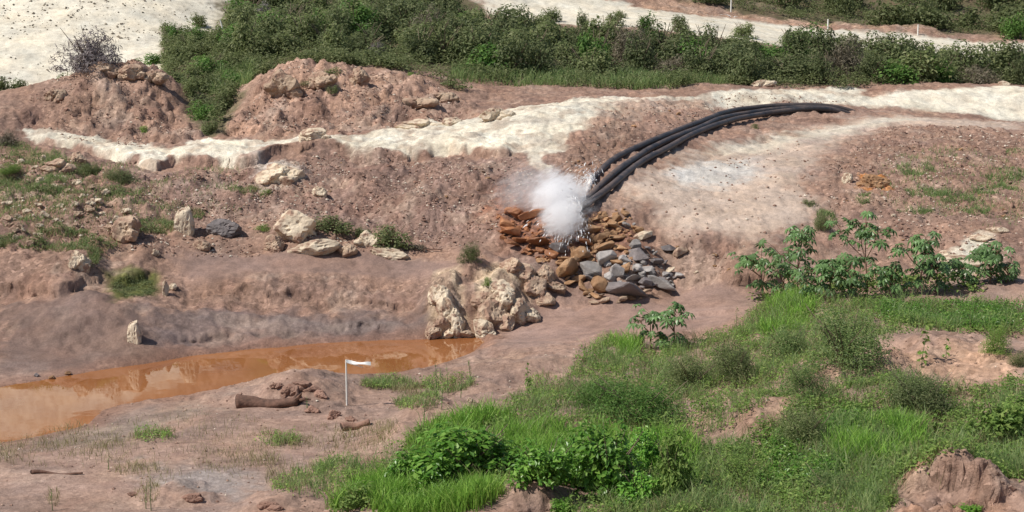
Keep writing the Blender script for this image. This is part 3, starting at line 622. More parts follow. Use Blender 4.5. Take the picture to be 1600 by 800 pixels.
# ---- rock pile under the pipe mouths
L = {'brown_rock': 'rust brown angular rock in the pile below the pipe mouths', 'grey_rock': 'grey angular rock in the lower half of the rock pile', 'dark_rock': 'dark wet rock in the rock pile', 'rust_rock': 'wet rust red rock beside the splashing water', 'tan_rock': 'small tan rock at the dry foot of the rock pile'}
PILE = [
 (886,424,42,32,'brown_rock','long rust brown boulder tilted down at the left edge of the pile'),(898,412,16,28,'brown_rock',0),(928,423,36,18,'grey_rock','flat topped grey brown slab leaning in the middle of the pile'),
 (920,435,28,12,'dark_rock',0),(944,407,30,26,'grey_rock','squarish grey boulder near the top of the grey rocks'),(998,399,34,26,'dark_rock','blue grey boulder at the upper right of the pile'),
 (964,427,20,24,'grey_rock',0),(966,453,66,34,'dark_rock','largest dark boulder at the foot of the pile'),(938,447,26,28,'brown_rock',0),(1034,445,40,22,'grey_rock','broad grey boulder at the right foot of the pile'),
 (1008,443,20,14,'dark_rock',0),(990,436,24,14,'grey_rock',0),(996,421,18,16,'grey_rock',0),(1010,422,20,14,'grey_rock',0),(979,421,18,20,'brown_rock',0),(1009,458,18,12,'tan_rock',0),
 (1005,369,26,12,'cream_rock','pale flat stone above the upper right of the pile'),(1044,423,18,8,'cream_rock','pale flat stone on the bare earth beside the pile'),(1025,410,20,12,'dark_rock',0),(1047,389,26,14,'dark_rock','dark stone on the earth slope right of the pile'),(1062,394,20,12,'tan_rock',0),
 (930,463,20,12,'brown_rock',0),(945,470,18,9,'tan_rock',0),(928,473,16,9,'tan_rock',0),(972,469,16,8,'tan_rock',0),(988,466,16,9,'brown_rock',0),(908,399,28,26,'brown_rock','wide rust brown slab next to the falling water'),
 (882,405,22,14,'brown_rock',0),(923,408,14,14,'brown_rock',0),(914,381,28,18,'rust_rock',0),(938,372,26,14,'brown_rock',0),(960,372,24,12,'brown_rock',0),(944,388,28,14,'brown_rock',0),(970,388,22,12,'brown_rock',0),(925,360,26,14,'brown_rock',0),
 (785,350,26,32,'rust_rock','upright reddish slab at the far left rim of the splash pit'),(798,360,32,18,'rust_rock',0),(832,336,44,18,'rust_rock','broad flat rust rock behind the splash'),(805,336,26,16,'rust_rock',0),(845,381,34,22,'rust_rock','glistening rust rock where the water drains away'),
 (874,388,26,22,'dark_rock',0),(815,375,26,16,'rust_rock',0),(862,398,22,14,'rust_rock',0),(800,382,22,14,'rust_rock',0),(905,352,20,16,'brown_rock',0),(890,372,20,14,'rust_rock',0),(955,352,18,16,'brown_rock',0),(965,338,16,14,'brown_rock',0),
 (975,408,18,12,'grey_rock',0),(960,404,14,12,'brown_rock',0),(1020,436,16,12,'grey_rock',0),(905,437,20,14,'brown_rock',0),(952,436,18,16,'grey_rock',0),(893,442,18,12,'brown_rock',0),(1018,425,14,10,'grey_rock',0),
]
SHORT = {'brown_rock': 'rust brown angular rock', 'grey_rock': 'grey angular rock', 'dark_rock': 'dark grey rock', 'rust_rock': 'wet rust red rock', 'tan_rock': 'tan rock'}
def pile_label(mt, u, v, wp): return ('small ' if wp < 10 else ('large ' if wp > 15 else 'middling ')) + SHORT[mt] + (' at the rim of the splash pit' if u < 890 and v < 405 else (' close under the pipe mouths' if v < 375 else (' halfway down the rock pile' if v < 430 else ' near the foot of the rock pile')))
cent = []
for k, (u, v, wp, hp, mt, lb) in enumerate(PILE):
    rock_px('riprap_rock', HULL[k % 14], mt, u, v, wp * 1.35, hp * 1.5, lb or pile_label(mt, u, v, wp), 'rock', None if lb else 'rocks piled below the pipe mouths', sink=0.15, depth=1.0, tilt=0.5); cent.append((u, v, wp))
def inside(poly, u, v): return sdf(np.atleast_1d(float(u)), np.atleast_1d(float(v)), np.array(poly, float))[0] < 0
pile_poly = [(775,335),(800,330),(850,350),(905,338),(975,325),(1000,360),(1030,395),(1062,430),(1055,450),(1000,468),(925,478),(900,452),(868,418),(820,400),(780,375)]
tries = 0; cnt = 0
while cnt < 250 and tries < 20000:
    tries += 1; u, v = random.uniform(770, 1065), random.uniform(325, 480)
    if not inside(pile_poly, u, v): continue
    wp = random.choice([6, 7, 8, 9, 10, 12, 14, 17, 22])
    if any(abs(u - a) < (wp + c) * 0.21 and abs(v - b) < (wp + c) * 0.14 for a, b, c in cent): continue
    t = (u - 900) / 120 + (v - 400) / 70 + random.gauss(0, 0.35)
    mt = 'rust_rock' if u < 890 and v < 405 else ('grey_rock' if t > 0.55 and u > 930 and v < 462 else ('tan_rock' if v > 460 else 'brown_rock'))
    if mt == 'grey_rock' and random.random() < 0.25: mt = 'dark_rock'
    rock_px('riprap_rock', HULL[random.randrange(14)], mt, u, v, wp * 1.1, wp * random.uniform(0.7, 1.05), pile_label(mt, u, v, wp), 'rock', 'rocks piled below the pipe mouths', sink=0.15, depth=1.0, tilt=0.6)
    cent.append((u, v, wp)); cnt += 1
# ---- larger loose stones on the slopes
slope_polys = [([(120,250),(240,275),(380,268),(520,240),(800,250),(840,290),(760,370),(640,370),(420,330),(300,340),(180,300)], 70, 'loose stone on the rubble slope below the berm'),
               ([(1400,200),(1600,215),(1600,345),(1450,350),(1300,330),(1330,225)], 45, 'loose stone on the brown slope right of the track'),
               ([(870,270),(905,215),(1060,160),(1090,180),(960,250),(930,280)], 30, 'loose stone on the broken ground beside the pipes'),
               ([(350,205),(400,150),(690,160),(735,180),(560,205),(400,215)], 34, 'loose stone on the face of the wide spoil mound'),
               ([(40,190),(120,150),(250,150),(305,210),(190,218)], 24, 'loose stone on the face of the conical spoil mound'),
               ([(1040,380),(1110,395),(1190,400),(1150,440),(1075,440)], 22, 'loose stone in the hollow right of the rock pile'),
               ([(1300,340),(1460,350),(1460,420),(1300,400)], 14, 'loose stone on the slope behind the castor plants')]
for poly, m, lb in slope_polys:
    us, vs = zip(*poly); k = 0
    while k < m:
        u, v = random.uniform(min(us), max(us)), random.uniform(min(vs), max(vs))
        if not inside(poly, u, v): continue
        wp = random.choice([4, 5, 5, 6, 6, 7, 8, 10]); k += 1
        rock_px('loose_stone', HULL[random.randrange(14)], random.choice(['tan_rock', 'clod', 'clod', 'brown_rock', 'cream_rock'] if 'mound' not in lb else ['clod', 'clod', 'tan_rock']), u, v, wp, wp * 0.7, lb, 'stone', lb.replace('loose stone', 'loose stones'), sink=0.3, tilt=0.6)

# ---- gravel (too many and too small to count)
_ico = bmesh.new(); bmesh.ops.create_icosphere(_ico, subdivisions=1, radius=0.5); _icoV = np.array([v.co[:] for v in _ico.verts]); _ico.faces.ensure_lookup_table(); _icoF = np.array([[v.index for v in f.verts] for f in _ico.faces]); _ico.free()
_ico0V = None
def octa(): 
    V = np.array([(1, 0, 0), (0, 1, 0), (-1, 0, 0), (0, -1, 0), (0, 0, 1), (0, 0, -1)]) * 0.5
    F = np.array([(0, 1, 4), (1, 2, 4), (2, 3, 4), (3, 0, 4), (1, 0, 5), (2, 1, 5), (3, 2, 5), (0, 3, 5)]); return V, F
def scatter_xy(poly, count, r, clump=0.0, seed=1, cf=0.6):
    x0, y0 = poly.min(0); x1, y1 = poly.max(0); X = []; Y = []; need = count; guard = 0
    while need > 0 and guard < 60:
        guard += 1; x = r.uniform(x0, x1, 4000); y = r.uniform(y0, y1, 4000); ok = sdf(x, y, poly) < 0
        if clump > 0: ok &= (fbm(x * cf, y * cf, 2, seed) * 0.9 + 0.5) > r.uniform(0, 1, 4000) * clump
        X.append(x[ok][:need]); Y.append(y[ok][:need]); need -= min(need, ok.sum())
    return np.concatenate(X), np.concatenate(Y)
def pebbles(polys, smin, smax, mat, label, name='gravel', world=False):
    r = np.random.default_rng(5); V0, F0 = octa(); VV = []; FF = []; off = 0
    for pts, m in polys:
        poly = np.array(pts, float) if world else poly_xy(pts); x, y = scatter_xy(poly, m, r, 1.0, 77); nn = len(x); z = H(x, y)
        s = smin + (smax - smin) * r.random(nn) ** 3
        base = V0[None] * r.uniform(0.6, 1.2, (nn, 6, 1)) * s[:, None, None] * np.array([1.1, 0.9, 0.7])
        a = r.uniform(0, 6.28, nn); ca_, sa_ = np.cos(a)[:, None], np.sin(a)[:, None]
        bx = base[..., 0] * ca_ - base[..., 1] * sa_; by = base[..., 0] * sa_ + base[..., 1] * ca_
        V = np.stack([bx + x[:, None], by + y[:, None], base[..., 2] + z[:, None] + 0.12 * s[:, None]], -1).reshape(-1, 3)
        VV.append(V); FF.append((F0[None] + np.arange(nn)[:, None, None] * 6).reshape(-1, 3) + off); off += len(V)
    me = mesh_np(name, np.vstack(VV), np.vstack(FF)); link(name, me, mat, label=label, cat='gravel', kind='stuff')
def mat_gravel(name, cs):
    m, nt, b = newmat(name); ge = nt.nodes.new('ShaderNodeNewGeometry'); c = ramp(nt, ge.outputs['Random Per Island'], cs)
    nt.links.new(c, b.inputs['Base Color']); b.inputs['Roughness'].default_value = 0.95; return m
GR = mat_gravel('gravel_mix', [(0.0, (0.17, 0.095, 0.07)), (0.45, (0.28, 0.17, 0.125)), (0.8, (0.36, 0.25, 0.19)), (0.97, (0.6, 0.52, 0.42))])
pebbles([([(0,240),(120,250),(240,275),(380,268),(520,240),(800,250),(860,290),(760,380),(420,400),(0,390)], 12000), ([(25,185),(180,95),(312,215),(190,228)], 3000), ([(345,205),(450,100),(690,135),(745,183),(560,207)], 4500),
         ([(870,280),(905,215),(960,170),(1130,150),(1330,160),(1090,190),(960,260)], 1800), ([(1400,195),(1600,205),(1600,400),(1300,420),(1290,260)], 6500), ([(1000,270),(1250,220),(1290,340),(1200,440),(1040,440)], 500)],
        0.025, 0.16, GR, 'brown and pale gravel strewn over the slopes')
pebbles([([(0,60,92),(0,0,98),(200,-10,100),(330,10,102),(250,60,93),(150,70,92)], 420), ([(0,130,84.5),(0,80,90),(90,80,90),(70,120,86)], 30)], 0.06, 0.24, mat_gravel('dark_gravel', [(0.0, (0.10, 0.085, 0.06)), (0.6, (0.2, 0.16, 0.12)), (1.0, (0.36, 0.30, 0.22))]), 'dark stones and scraps dotted over the cream hill', 'hill_stones')
pebbles([([(-14,30),(8,30),(8,46),(-14,42)], 2500), ([(8,26),(16,26),(16,46),(8,46)], 700)], 0.02, 0.10, GR, 'fine gravel dotted over the near silt', 'fine_gravel', True)

# ------------------------------------------------------------------ vegetation builders
def leaves(pos, nrm, size, r, wid=0.45, fold=0.12):
    """pointed leaf faces (one folded quad each)"""
    m = len(pos); t = unit(np.cross(nrm, rnd_dirs(m, r))); b = np.cross(nrm, t); s = np.broadcast_to(size, (m,))[:, None]
    V = np.stack([pos - t * s * 0.5, pos + b * s * wid * 0.5 + nrm * s * fold, pos + t * s * 0.5, pos - b * s * wid * 0.5 + nrm * s * fold], 1).reshape(-1, 3)
    return V, np.arange(m * 4).reshape(-1, 4)
def crown(seed, nleaf, rx, rz, leaf, nblob=14, blob=0.42, wid=0.55, low=0.1, up=0.5):
    """leaf cloud of a shrub: foot at z = 0, half width rx, height rz"""
    r = np.random.default_rng(seed); d = rnd_dirs(nblob, r); d[:, 2] = np.abs(d[:, 2])
    c = d * np.array([rx, rx, rz]) * r.uniform(0.25, 0.68, (nblob, 1)) + np.array([0, 0, rz * low])
    br = r.uniform(0.6, 1.15, nblob) * blob; k = r.integers(0, nblob, nleaf); q = rnd_dirs(nleaf, r); rad = r.uniform(0.45, 1.0, nleaf) ** 0.6
    stray = 1 + 0.35 * (r.random(nleaf) < 0.12) * r.random(nleaf)
    pos = c[k] + q * (br[k] * rad * stray)[:, None] * np.array([rx, rx, rz * 0.8]); pos[:, 2] = np.maximum(pos[:, 2], 0.02 + 0.05 * r.random(nleaf))
    nrm = unit(q * 0.8 + np.array([0, 0, up]) + 0.5 * rnd_dirs(nleaf, r))
    return leaves(pos, nrm, leaf * r.uniform(0.6, 1.3, nleaf), r, wid)
def stems(seed, h, spread, k=5, r0=0.03, seg=5):
    r = np.random.default_rng(seed); ps = []
    for i in range(k):
        a = r.uniform(0, 6.28); e = np.array([math.cos(a) * spread, math.sin(a) * spread, h]) * r.uniform(0.6, 1.0); m1 = e * np.array([.35, .35, .5]) + rnd_dirs(1, r)[0] * 0.05 * h
        ps.append(tube([(0, 0, -0.1), m1 * 0.5, m1, e], [r0, r0 * .8, r0 * .6, r0 * .25], seg))
    V, Fs = join(ps); return V, Fs
PROTO = {}
def proto(kind, k):
    key = (kind, k)
    if key in PROTO: return PROTO[key]
    sd = hash((kind == 'a', k)) % 1000 + k * 13 + len(kind) * 101
    if kind == 'shrub': cr = crown(sd, 1300, 0.62, 0.86, 0.085, 15, 0.40); st = stems(sd, 0.7, 0.4, 5, 0.022)
    elif kind == 'dense': cr = crown(sd, 1600, 0.60, 0.88, 0.075, 20, 0.36); st = stems(sd, 0.7, 0.35, 5, 0.024)
    elif kind == 'twig': cr = crown(sd, 3800, 0.60, 0.82, 0.10, 16, 0.42, 0.13, 0.1, 0.2); st = stems(sd, 0.75, 0.45, 8, 0.014)
    elif kind == 'feather': cr = crown(sd, 5200, 0.60, 0.86, 0.042, 26, 0.33, 0.30, 0.1, 0.6); st = stems(sd, 0.75, 0.5, 8, 0.012)
    elif kind == 'broad': cr = crown(sd, 1900, 0.58, 0.82, 0.088, 26, 0.32, 0.52, 0.12, 0.9); st = stems(sd, 0.75, 0.45, 8, 0.014)
    elif kind == 'small': cr = crown(sd, 700, 0.56, 0.84, 0.085, 10, 0.42, 0.5, 0.05, 0.6); st = stems(sd, 0.6, 0.4, 5, 0.014)
    a = mesh_np('crown_' + kind, *cr); b = mesh_np('stem_' + kind, *st); a.materials.append(M['shrub']); b.materials.append(M['stem'])
    PROTO[key] = (a, b); return a, b
def shrub(name, kind, k, mat, base, hgt, wid, label, group=None, cat='shrub', rz=None):
    a, b = proto(kind, k); o = thing(name, (base[0], base[1], base[2] - 0.04), random.uniform(0, 6.28) if rz is None else rz, 1, label=label, cat=cat, group=group)
    o.scale = (wid / 1.25, wid / 1.25, hgt)
    c = link('crown', a, None, o, kind='stuff'); setmat(c, M[mat]); link('stem', b, None, o); return o
def shrub_px(name, kind, k, mat, u, v, wpx, hpx, label, group=None, cat='shrub'):
    """foot at pixel (u, v)"""
    b = hit(u, v)[0]; s = b[1] / FPX
    if v > 480: hpx *= 1.22; wpx *= 1.05
    return shrub(name, kind, k, mat, b, hpx * s, wpx * s, label, group, cat)

# ---- thicket behind the mounds
band = poly_xy([(345,72,90),(380,92,85),(480,95,85),(600,98,87),(720,112,85),(800,128,83),(880,120,86),(1000,122,86),(1120,122,87),(1170,132,84.5),(1300,135,86.5),(1400,133,88.5),(1500,130,91),(1720,126,94),(1900,124,95),(1900,108,104),(1450,102,98),(1300,100,97),(1100,92,97),(1000,84,97),(850,72,99),(750,58,101),(690,30,108),(640,-10,122),(420,-10,122),(385,20,103)])
pts = []; tries = 0; r = np.random.default_rng(21)
bx0, by0 = band.min(0); bx1, by1 = band.max(0)
while len(pts) < 299 and tries < 12000:
    tries += 1; x, y = r.uniform(bx0, bx1), r.uniform(by0, by1)
    if sdf(np.array([x]), np.array([y]), band)[0] > 0: continue
    if any((x - a) ** 2 + (y - b) ** 2 < 1.2 ** 2 for a, b in pts): continue
    pts.append((x, y))
for x, y in pts:
    z = float(H(x, y)); q = r.random(); big = r.random()
    if q < 0.46: kd, mt, lb, nm = 'dense', 'shrub_dark', 'dense dark green shrub in the thicket behind the spoil mounds', 'thicket_shrub'
    elif q < 0.86: kd, mt, lb, nm = 'shrub', 'shrub', 'olive green loose shrub in the thicket behind the spoil mounds', 'thicket_shrub'
    elif q < 0.96: kd, mt, lb, nm = 'shrub', 'shrub_bright', 'brighter green shrub standing out in the thicket', 'thicket_shrub'
    else: kd, mt, lb, nm = 'twig', 'shrub_dry', 'brownish half bare twiggy shrub in the thicket', 'twiggy_shrub'
    where = 'beside the cream road' if y > 97 and x > 0 else ('above the wide spoil mound' if x < -2 and y < 92 else ('high behind the wide spoil mound' if x < -2 else ('at the front edge above the pipes' if y < 89 else 'amid the strip above the pipes')))
    lb = lb.replace(' in the thicket behind the spoil mounds', '').replace(' standing out in the thicket', '').replace(' in the thicket', '') + ' in the thicket, ' + where
    h_ = (1.2 + 1.7 * r.random() ** 1.3) * (1.2 if y < 95 else 1.0); shrub(nm, kd, int(r.integers(0, 3)), mt, (x, y, z), h_, r.uniform(2.0, 4.0), lb, 'shrubs of the thicket')
for u, v, D, wp, hp, kd, mt, lb in [(1375,128,92.5,90,86,'dense','shrub_dark','spreading dark shrub poking above the thicket against the cream road'),(1515,128,93,100,82,'dense','shrub_dark','large rounded dark shrub at the right end of the thicket'),(1590,132,92,40,56,'dense','shrub_dark','dark round shrub by the clay cut'),
     (910,60,104,26,46,'dense','shrub_dark','small round tree standing against the cream road'),(1010,60,104,40,48,'shrub','shrub_bright','yellowish green shrub at the road edge'),(1275,100,97,36,66,'shrub','shrub_bright','pale green sapling beside the marker stake'),
     (590,95,86,40,34,'twig','shrub_grey','grey bare twig heap in front of the thicket'),(405,40,100,60,60,'twig','shrub_grey','grey bare shrub at the edge of the cream hill'),(445,35,100,50,50,'dense','shrub_dark','dark shrub next to the grey bare one'),
     (138,135,75,120,104,'twig','shrub_grey','grey purple bare shrub on the left flank of the conical mound'),(106,95,80,56,54,'dense','shrub_dark','small dark shrub against the cream hill'),
     (275,50,94,40,40,'dense','shrub_bright','bright green shrub on the cream hill'),(305,60,93,44,46,'dense','shrub_bright','bright green shrub lower on the cream hill'),(295,85,90,50,44,'shrub','shrub','green shrub above the gully between the mounds'),(240,78,88,46,26,'shrub','shrub_bright','low green shrub at the lip of the cream hill'),(310,30,98,36,30,'shrub','shrub','small shrub high on the cream hill'),
     (212,80,88,30,18,'shrub','shrub','low shrub behind the conical mound top'),(345,80,90,60,50,'shrub','shrub','shrub where the gully meets the thicket'),(330,120,83,70,50,'shrub','shrub_bright','green shrub in the upper gully between the mounds'),(300,130,82,50,46,'shrub','shrub','shrub on the left side of the gully'),(315,165,78,60,50,'dense','shrub','dark green shrub low in the gully'),(285,140,80,40,44,'shrub','shrub_bright','shrub against the right flank of the conical mound'),(335,190,74.5,44,46,'dense','shrub_dark','darkest shrub at the mouth of the gully'),(326,212,70.2,40,34,'shrub','shrub','low shrub at the very mouth of the gully'),(318,190,73,54,46,'shrub','shrub_bright','bright green shrub filling the lower gully'),(348,178,75,46,44,'shrub','shrub','olive shrub against the wide mound in the gully'),(300,172,76,44,42,'shrub','shrub','olive shrub against the conical mound in the gully'),(365,150,79,56,44,'shrub','shrub_bright','bright shrub on the upper right side of the gully'),(270,150,79.0,50,40,'shrub','shrub','grey green shrub along the right flank of the conical mound'),(255,118,79,60,34,'shrub','shrub','green shrub behind the conical mound crest'),(220,100,80,60,26,'shrub','shrub','low green scrub over the conical mound top'),(350,150,79,50,44,'shrub','shrub','shrub on the right side of the gully'),
     (30,150,79,60,40,'shrub','shrub','shrub at the foot of the cream hill'),(0,160,78,60,44,'shrub','shrub','spreading shrub at the far left foot of the cream hill'),(65,140,80,40,24,'shrub','shrub','low shrub beside the yellowish block'),
     (1585,60,119,60,60,'dense','shrub_bright','bright green tree at the right edge above the road'),(1235,72,107,50,40,'shrub','shrub','olive shrub growing over the cream road edge'),(1335,86,106,60,44,'shrub','shrub','wide olive shrub hiding part of the cream road'),(1420,88,107,50,40,'dense','shrub_dark','dark shrub at the cream road edge left of the short stake'),(1160,58,107,44,36,'shrub','shrub','olive shrub below the cream road bend'),(1060,56,106,50,34,'dense','shrub_dark','dark shrub low against the cream road'),(960,48,107,44,34,'shrub','shrub','olive shrub beside the small round tree'),(860,40,109,50,34,'dense','shrub_dark','dark shrub where the cream road leaves the thicket'),(1480,92,108,50,30,'shrub','shrub','low olive shrub on the cream road shoulder'),(970,30,113,24,18,'shrub','shrub','small shrub on the brown bank above the road')]:
    p = at(u, v, D); s = D / FPX; shrub('shrub', kd, random.randrange(3), mt, (p[0], p[1], float(H(p[0], p[1]))), hp * s, wp * s, lb)
# ---- wood beyond the road: one mass
r = np.random.default_rng(33); wood = poly_xy([(1000,-2,124),(1130,4,123),(1210,22,121),(1310,36,121.5),(1480,52,122),(1560,66,119),(1800,76,119),(1800,-200,175),(560,-200,175),(640,-30,130),(860,-14,129)])
wx, wy = scatter_xy(wood, 420, r); VV = []; FF = []; off = 0
pa = [crown(900 + k, 520, 0.62, 0.86, 0.11, 14, 0.42) for k in range(4)]
for x, y in zip(wx, wy):
    V0, F0 = pa[r.integers(0, 4)]; a = r.uniform(0, 6.28); wd = r.uniform(2.2, 4.0) / 1.25; hh = r.uniform(1.8, 3.4)
    V = np.stack([(V0[:, 0] * math.cos(a) - V0[:, 1] * math.sin(a)) * wd + x, (V0[:, 0] * math.sin(a) + V0[:, 1] * math.cos(a)) * wd + y, V0[:, 2] * hh + H(x, y)], -1)
    VV.append(V); FF.append(F0 + off); off += len(V)
link('far_wood', mesh_np('far_wood', np.vstack(VV), np.vstack(FF)), M['shrub'], label='dark green wood covering the hillside above the road', cat='wood', kind='stuff')

# ---- grass and herbs
def blades(x, y, h, w, lean, r):
    m = len(x); z = H(x, y) - 0.02; a = r.uniform(0, 6.28, m); dx, dy = np.cos(a), np.sin(a); hh = h * r.uniform(0.5, 1.15, m); l = lean * hh * r.uniform(0.2, 1.2, m); b = r.uniform(0, 6.28, m)
    ww = w * r.uniform(0.7, 1.3, m); px, py = -np.sin(b) * ww * 0.5, np.cos(b) * ww * 0.5
    def row(t, k): return np.stack([x + dx * l * t ** 1.8 + px * k, y + dy * l * t ** 1.8 + py * k, z + hh * (t - 0.25 * lean * t * t)], -1), np.stack([x + dx * l * t ** 1.8 - px * k, y + dy * l * t ** 1.8 - py * k, z + hh * (t - 0.25 * lean * t * t)], -1)
    A, B = row(0, 1); Cc, D = row(0.55, 0.85); E, G = row(1.0, 0.12)
    V = np.stack([A, B, Cc, D, E, G], 1).reshape(-1, 3); i = np.arange(m)[:, None] * 6
    return V, np.concatenate([i + np.array([0, 1, 3, 2]), i + np.array([2, 3, 5, 4])])
def grass(name, pts, count, h, w, lean, mat, label, clump=1.0, seed=1, world=False, cf=0.9, tuft=0):
    r = np.random.default_rng(seed); res = []
    for pp, cnt in (zip(pts, count) if isinstance(count, list) else [(pts, count)]):
        poly = np.array(pp, float) if world else poly_xy(pp)
        if tuft:
            x, y = scatter_xy(poly, max(cnt // tuft, 1), r, clump, seed + 50, cf); x = np.repeat(x, tuft) + r.normal(0, 0.07, len(x) * tuft); y = np.repeat(y, tuft) + r.normal(0, 0.07, len(y) * tuft)
        else: x, y = scatter_xy(poly, cnt, r, clump, seed + 50, cf)
        res.append(blades(x, y, h * np.clip(1 + 0.5 * fbm(x * 0.7, y * 0.7, 2, seed), 0.4, 1.8), w, lean, r))
    return link(name, mesh_np(name, *join(res)), M[mat], label=label, cat='grass', kind='stuff')
def herbs(name, pts, count, h, leaf, mat, label, clump=1.0, seed=1, nl=12, cf=0.9, spread=0.16, wid=0.5):
    r = np.random.default_rng(seed); res = []
    for pp, cnt in (zip(pts, count) if isinstance(count, list) else [(pts, count)]):
        poly = poly_xy(pp); x, y = scatter_xy(poly, cnt, r, clump, seed + 50, cf); m = len(x)
        hh = h * np.clip(1 + 0.6 * fbm(x * 0.8, y * 0.8, 2, seed), 0.35, 2.0) * r.uniform(0.6, 1.2, m)
        z = H(x, y); t = r.uniform(0.15, 1.0, (m, nl)); sp = spread * (1.1 - 0.5 * t) * r.uniform(0.3, 1.3, (m, nl)); a = r.uniform(0, 6.28, (m, nl))
        pos = np.stack([x[:, None] + np.cos(a) * sp, y[:, None] + np.sin(a) * sp, z[:, None] + hh[:, None] * t], -1).reshape(-1, 3)
        nrm = unit(np.stack([np.cos(a) * 0.5, np.sin(a) * 0.5, np.ones_like(a)], -1).reshape(-1, 3) + 0.5 * rnd_dirs(m * nl, r))
        res.append(leaves(pos, nrm, leaf * r.uniform(0.6, 1.3, m * nl), r, wid))
    return link(name, mesh_np(name, *join(res)), M[mat], label=label, cat='plants', kind='stuff')
# far edge of the thicket
herbs('low_scrub', [[(340,100,84),(420,97,83),(700,118,81.5),(800,140,80.5),(1000,138,81.5),(1300,138,85.5),(1500,132,90),(1700,130,93),(1700,122,96),(1300,122,92),(1000,115,90),(720,105,90),(420,88,90)],
      [(255,60,96),(370,60,96),(390,120,83),(375,160,78.5),(345,200,71.5),(328,210,70),(310,200,71.5),(292,165,76.5),(255,110,83)], [(380,110,80),(500,112,80),(660,125,80),(760,160,76),(690,135,80),(540,105,83),(400,98,83)], [(860,-5,126),(1200,14,122),(1480,46,121),(1800,58,122),(1800,40,128),(1200,0,128),(860,-15,130)]],
      [3600, 2600, 800, 2500], 0.6, 0.16, 'shrub', 'low green scrub and weeds fringing the thicket', 1.2, 3, 10, 0.4, 0.3)
grass('fringe_grass', [[(700,128,81),(800,142,80.3),(900,138,81.5),(1000,139,81.3),(1130,136,83.5),(1150,128,86),(1000,122,86),(720,112,86)], [(330,110,83),(400,105,83),(390,150,78),(330,180,76)]], [4200, 1800], 0.7, 0.03, 0.6, 'grass_blue', 'grey green grass along the front of the thicket', 1.3, 4, cf=0.35)
# weeds on the left slope
def ell(u, v, ru, rv, m=10): return [(u + ru * math.cos(a), v + rv * math.sin(a)) for a in np.linspace(0, 2 * math.pi, m, endpoint=False)]
LW = [ell(40,285,60,10), ell(85,298,40,7), ell(240,355,40,11), ell(100,386,90,6), ell(30,380,45,9), ell(145,405,10,14), ell(60,250,50,9), ell(170,300,60,8), ell(300,335,20,8), ell(20,235,30,12), ell(120,270,40,6), ell(380,297,25,5), ell(90,365,50,6)]
grass('slope_grass', LW, [800, 420, 500, 600, 480, 200, 560, 520, 140, 400, 260, 150, 320], 0.24, 0.018, 0.7, 'grass_blue', 'thin green weeds in patches on the left slope', 1.6, 5, cf=1.6)
grass('slope_dry_grass', LW + [ell(140,330,150,60), ell(60,300,80,60)], [300] * 13 + [1800, 1400], 0.2, 0.016, 0.8, 'grass_dry', 'dry yellowish grass among the weeds on the left slope', 1.6, 15, cf=1.2)
herbs('moss_patch', [ell(208,447,36,18)], [420], 0.04, 0.05, 'shrub', 'short mossy growth in the hollow of the left bank', 0.8, 19, 8, 0.9, 0.12)
herbs('slope_herbs', LW, [80, 45, 60, 70, 60, 30, 60, 50, 15, 40, 30, 15, 35], 0.18, 0.09, 'shrub', 'small leafy weeds on the left slope', 0.8, 6, 8, 0.9, 0.2)
RW = [ell(1430,265,30,10), ell(1450,300,40,8), ell(1490,310,35,9), ell(1570,275,35,12), ell(1560,300,40,8), ell(1290,345,18,16), ell(1350,312,14,8), ell(1520,330,30,6), ell(1430,330,30,6), ell(1590,240,20,8)]
grass('right_slope_weeds', RW, [420, 420, 420, 520, 380, 420, 160, 200, 200, 150], 0.25, 0.022, 0.8, 'grass_blue', 'sparse grey green weeds on the right slope', 0.9, 7)
grass('left_slope_scrub', [ell(130,320,150,70), ell(50,290,70,60), ell(330,300,90,40)], [2600, 1800, 500], 0.26, 0.018, 0.7, 'grass_blue', 'grey green wispy weeds spread between the stones of the left slope', 1.9, 25, cf=0.8)
grass('right_slope_scrub', [ell(1480,285,120,55), ell(1560,320,60,40)], [1500, 700], 0.26, 0.018, 0.7, 'grass_blue', 'grey green wispy weeds thinly spread over the right slope', 1.9, 27, cf=0.8)
# silt flat
SW = [(ell(90,700,130,34), 1300), (ell(300,700,160,60), 900), (ell(520,720,120,60), 900), (ell(80,705,90,16), 200), (ell(240,680,40,14), 260), (ell(225,735,60,10), 200), (ell(430,690,70,14), 420), (ell(620,602,60,8), 700), (ell(655,630,40,14), 700), (ell(640,610,30,8), 300), (ell(350,720,90,18), 350), (ell(480,750,70,22), 600), (ell(560,690,50,18), 350), (ell(230,770,22,18), 240), (ell(85,778,12,14), 80), (ell(160,620,20,5), 40), (ell(720,600,25,12), 350), (ell(850,600,25,20), 260), (ell(600,670,30,12), 200)]
grass('silt_weeds', [a for a, b in SW], [b for a, b in SW], 0.24, 0.009, 0.7, 'grass_dry', 'sparse dry yellowish grass on the near silt', 1.2, 8)
SG = [ell(620,602,55,7), ell(655,630,40,12), ell(700,600,40,14), ell(480,760,60,20), ell(240,682,30,10), ell(430,690,40,8), ell(840,600,20,22), ell(530,740,40,20)]
grass('silt_green_weeds', SG, [700, 600, 400, 500, 120, 150, 200, 700], 0.30, 0.014, 0.6, 'grass_blue', 'thin green weeds on the near silt by the pond', 1.1, 9)
herbs('silt_herbs', SG, [50, 60, 40, 40, 40, 24, 20, 60], 0.22, 0.07, 'herb', 'small leafy weeds on the near silt', 0.8, 10, 8)
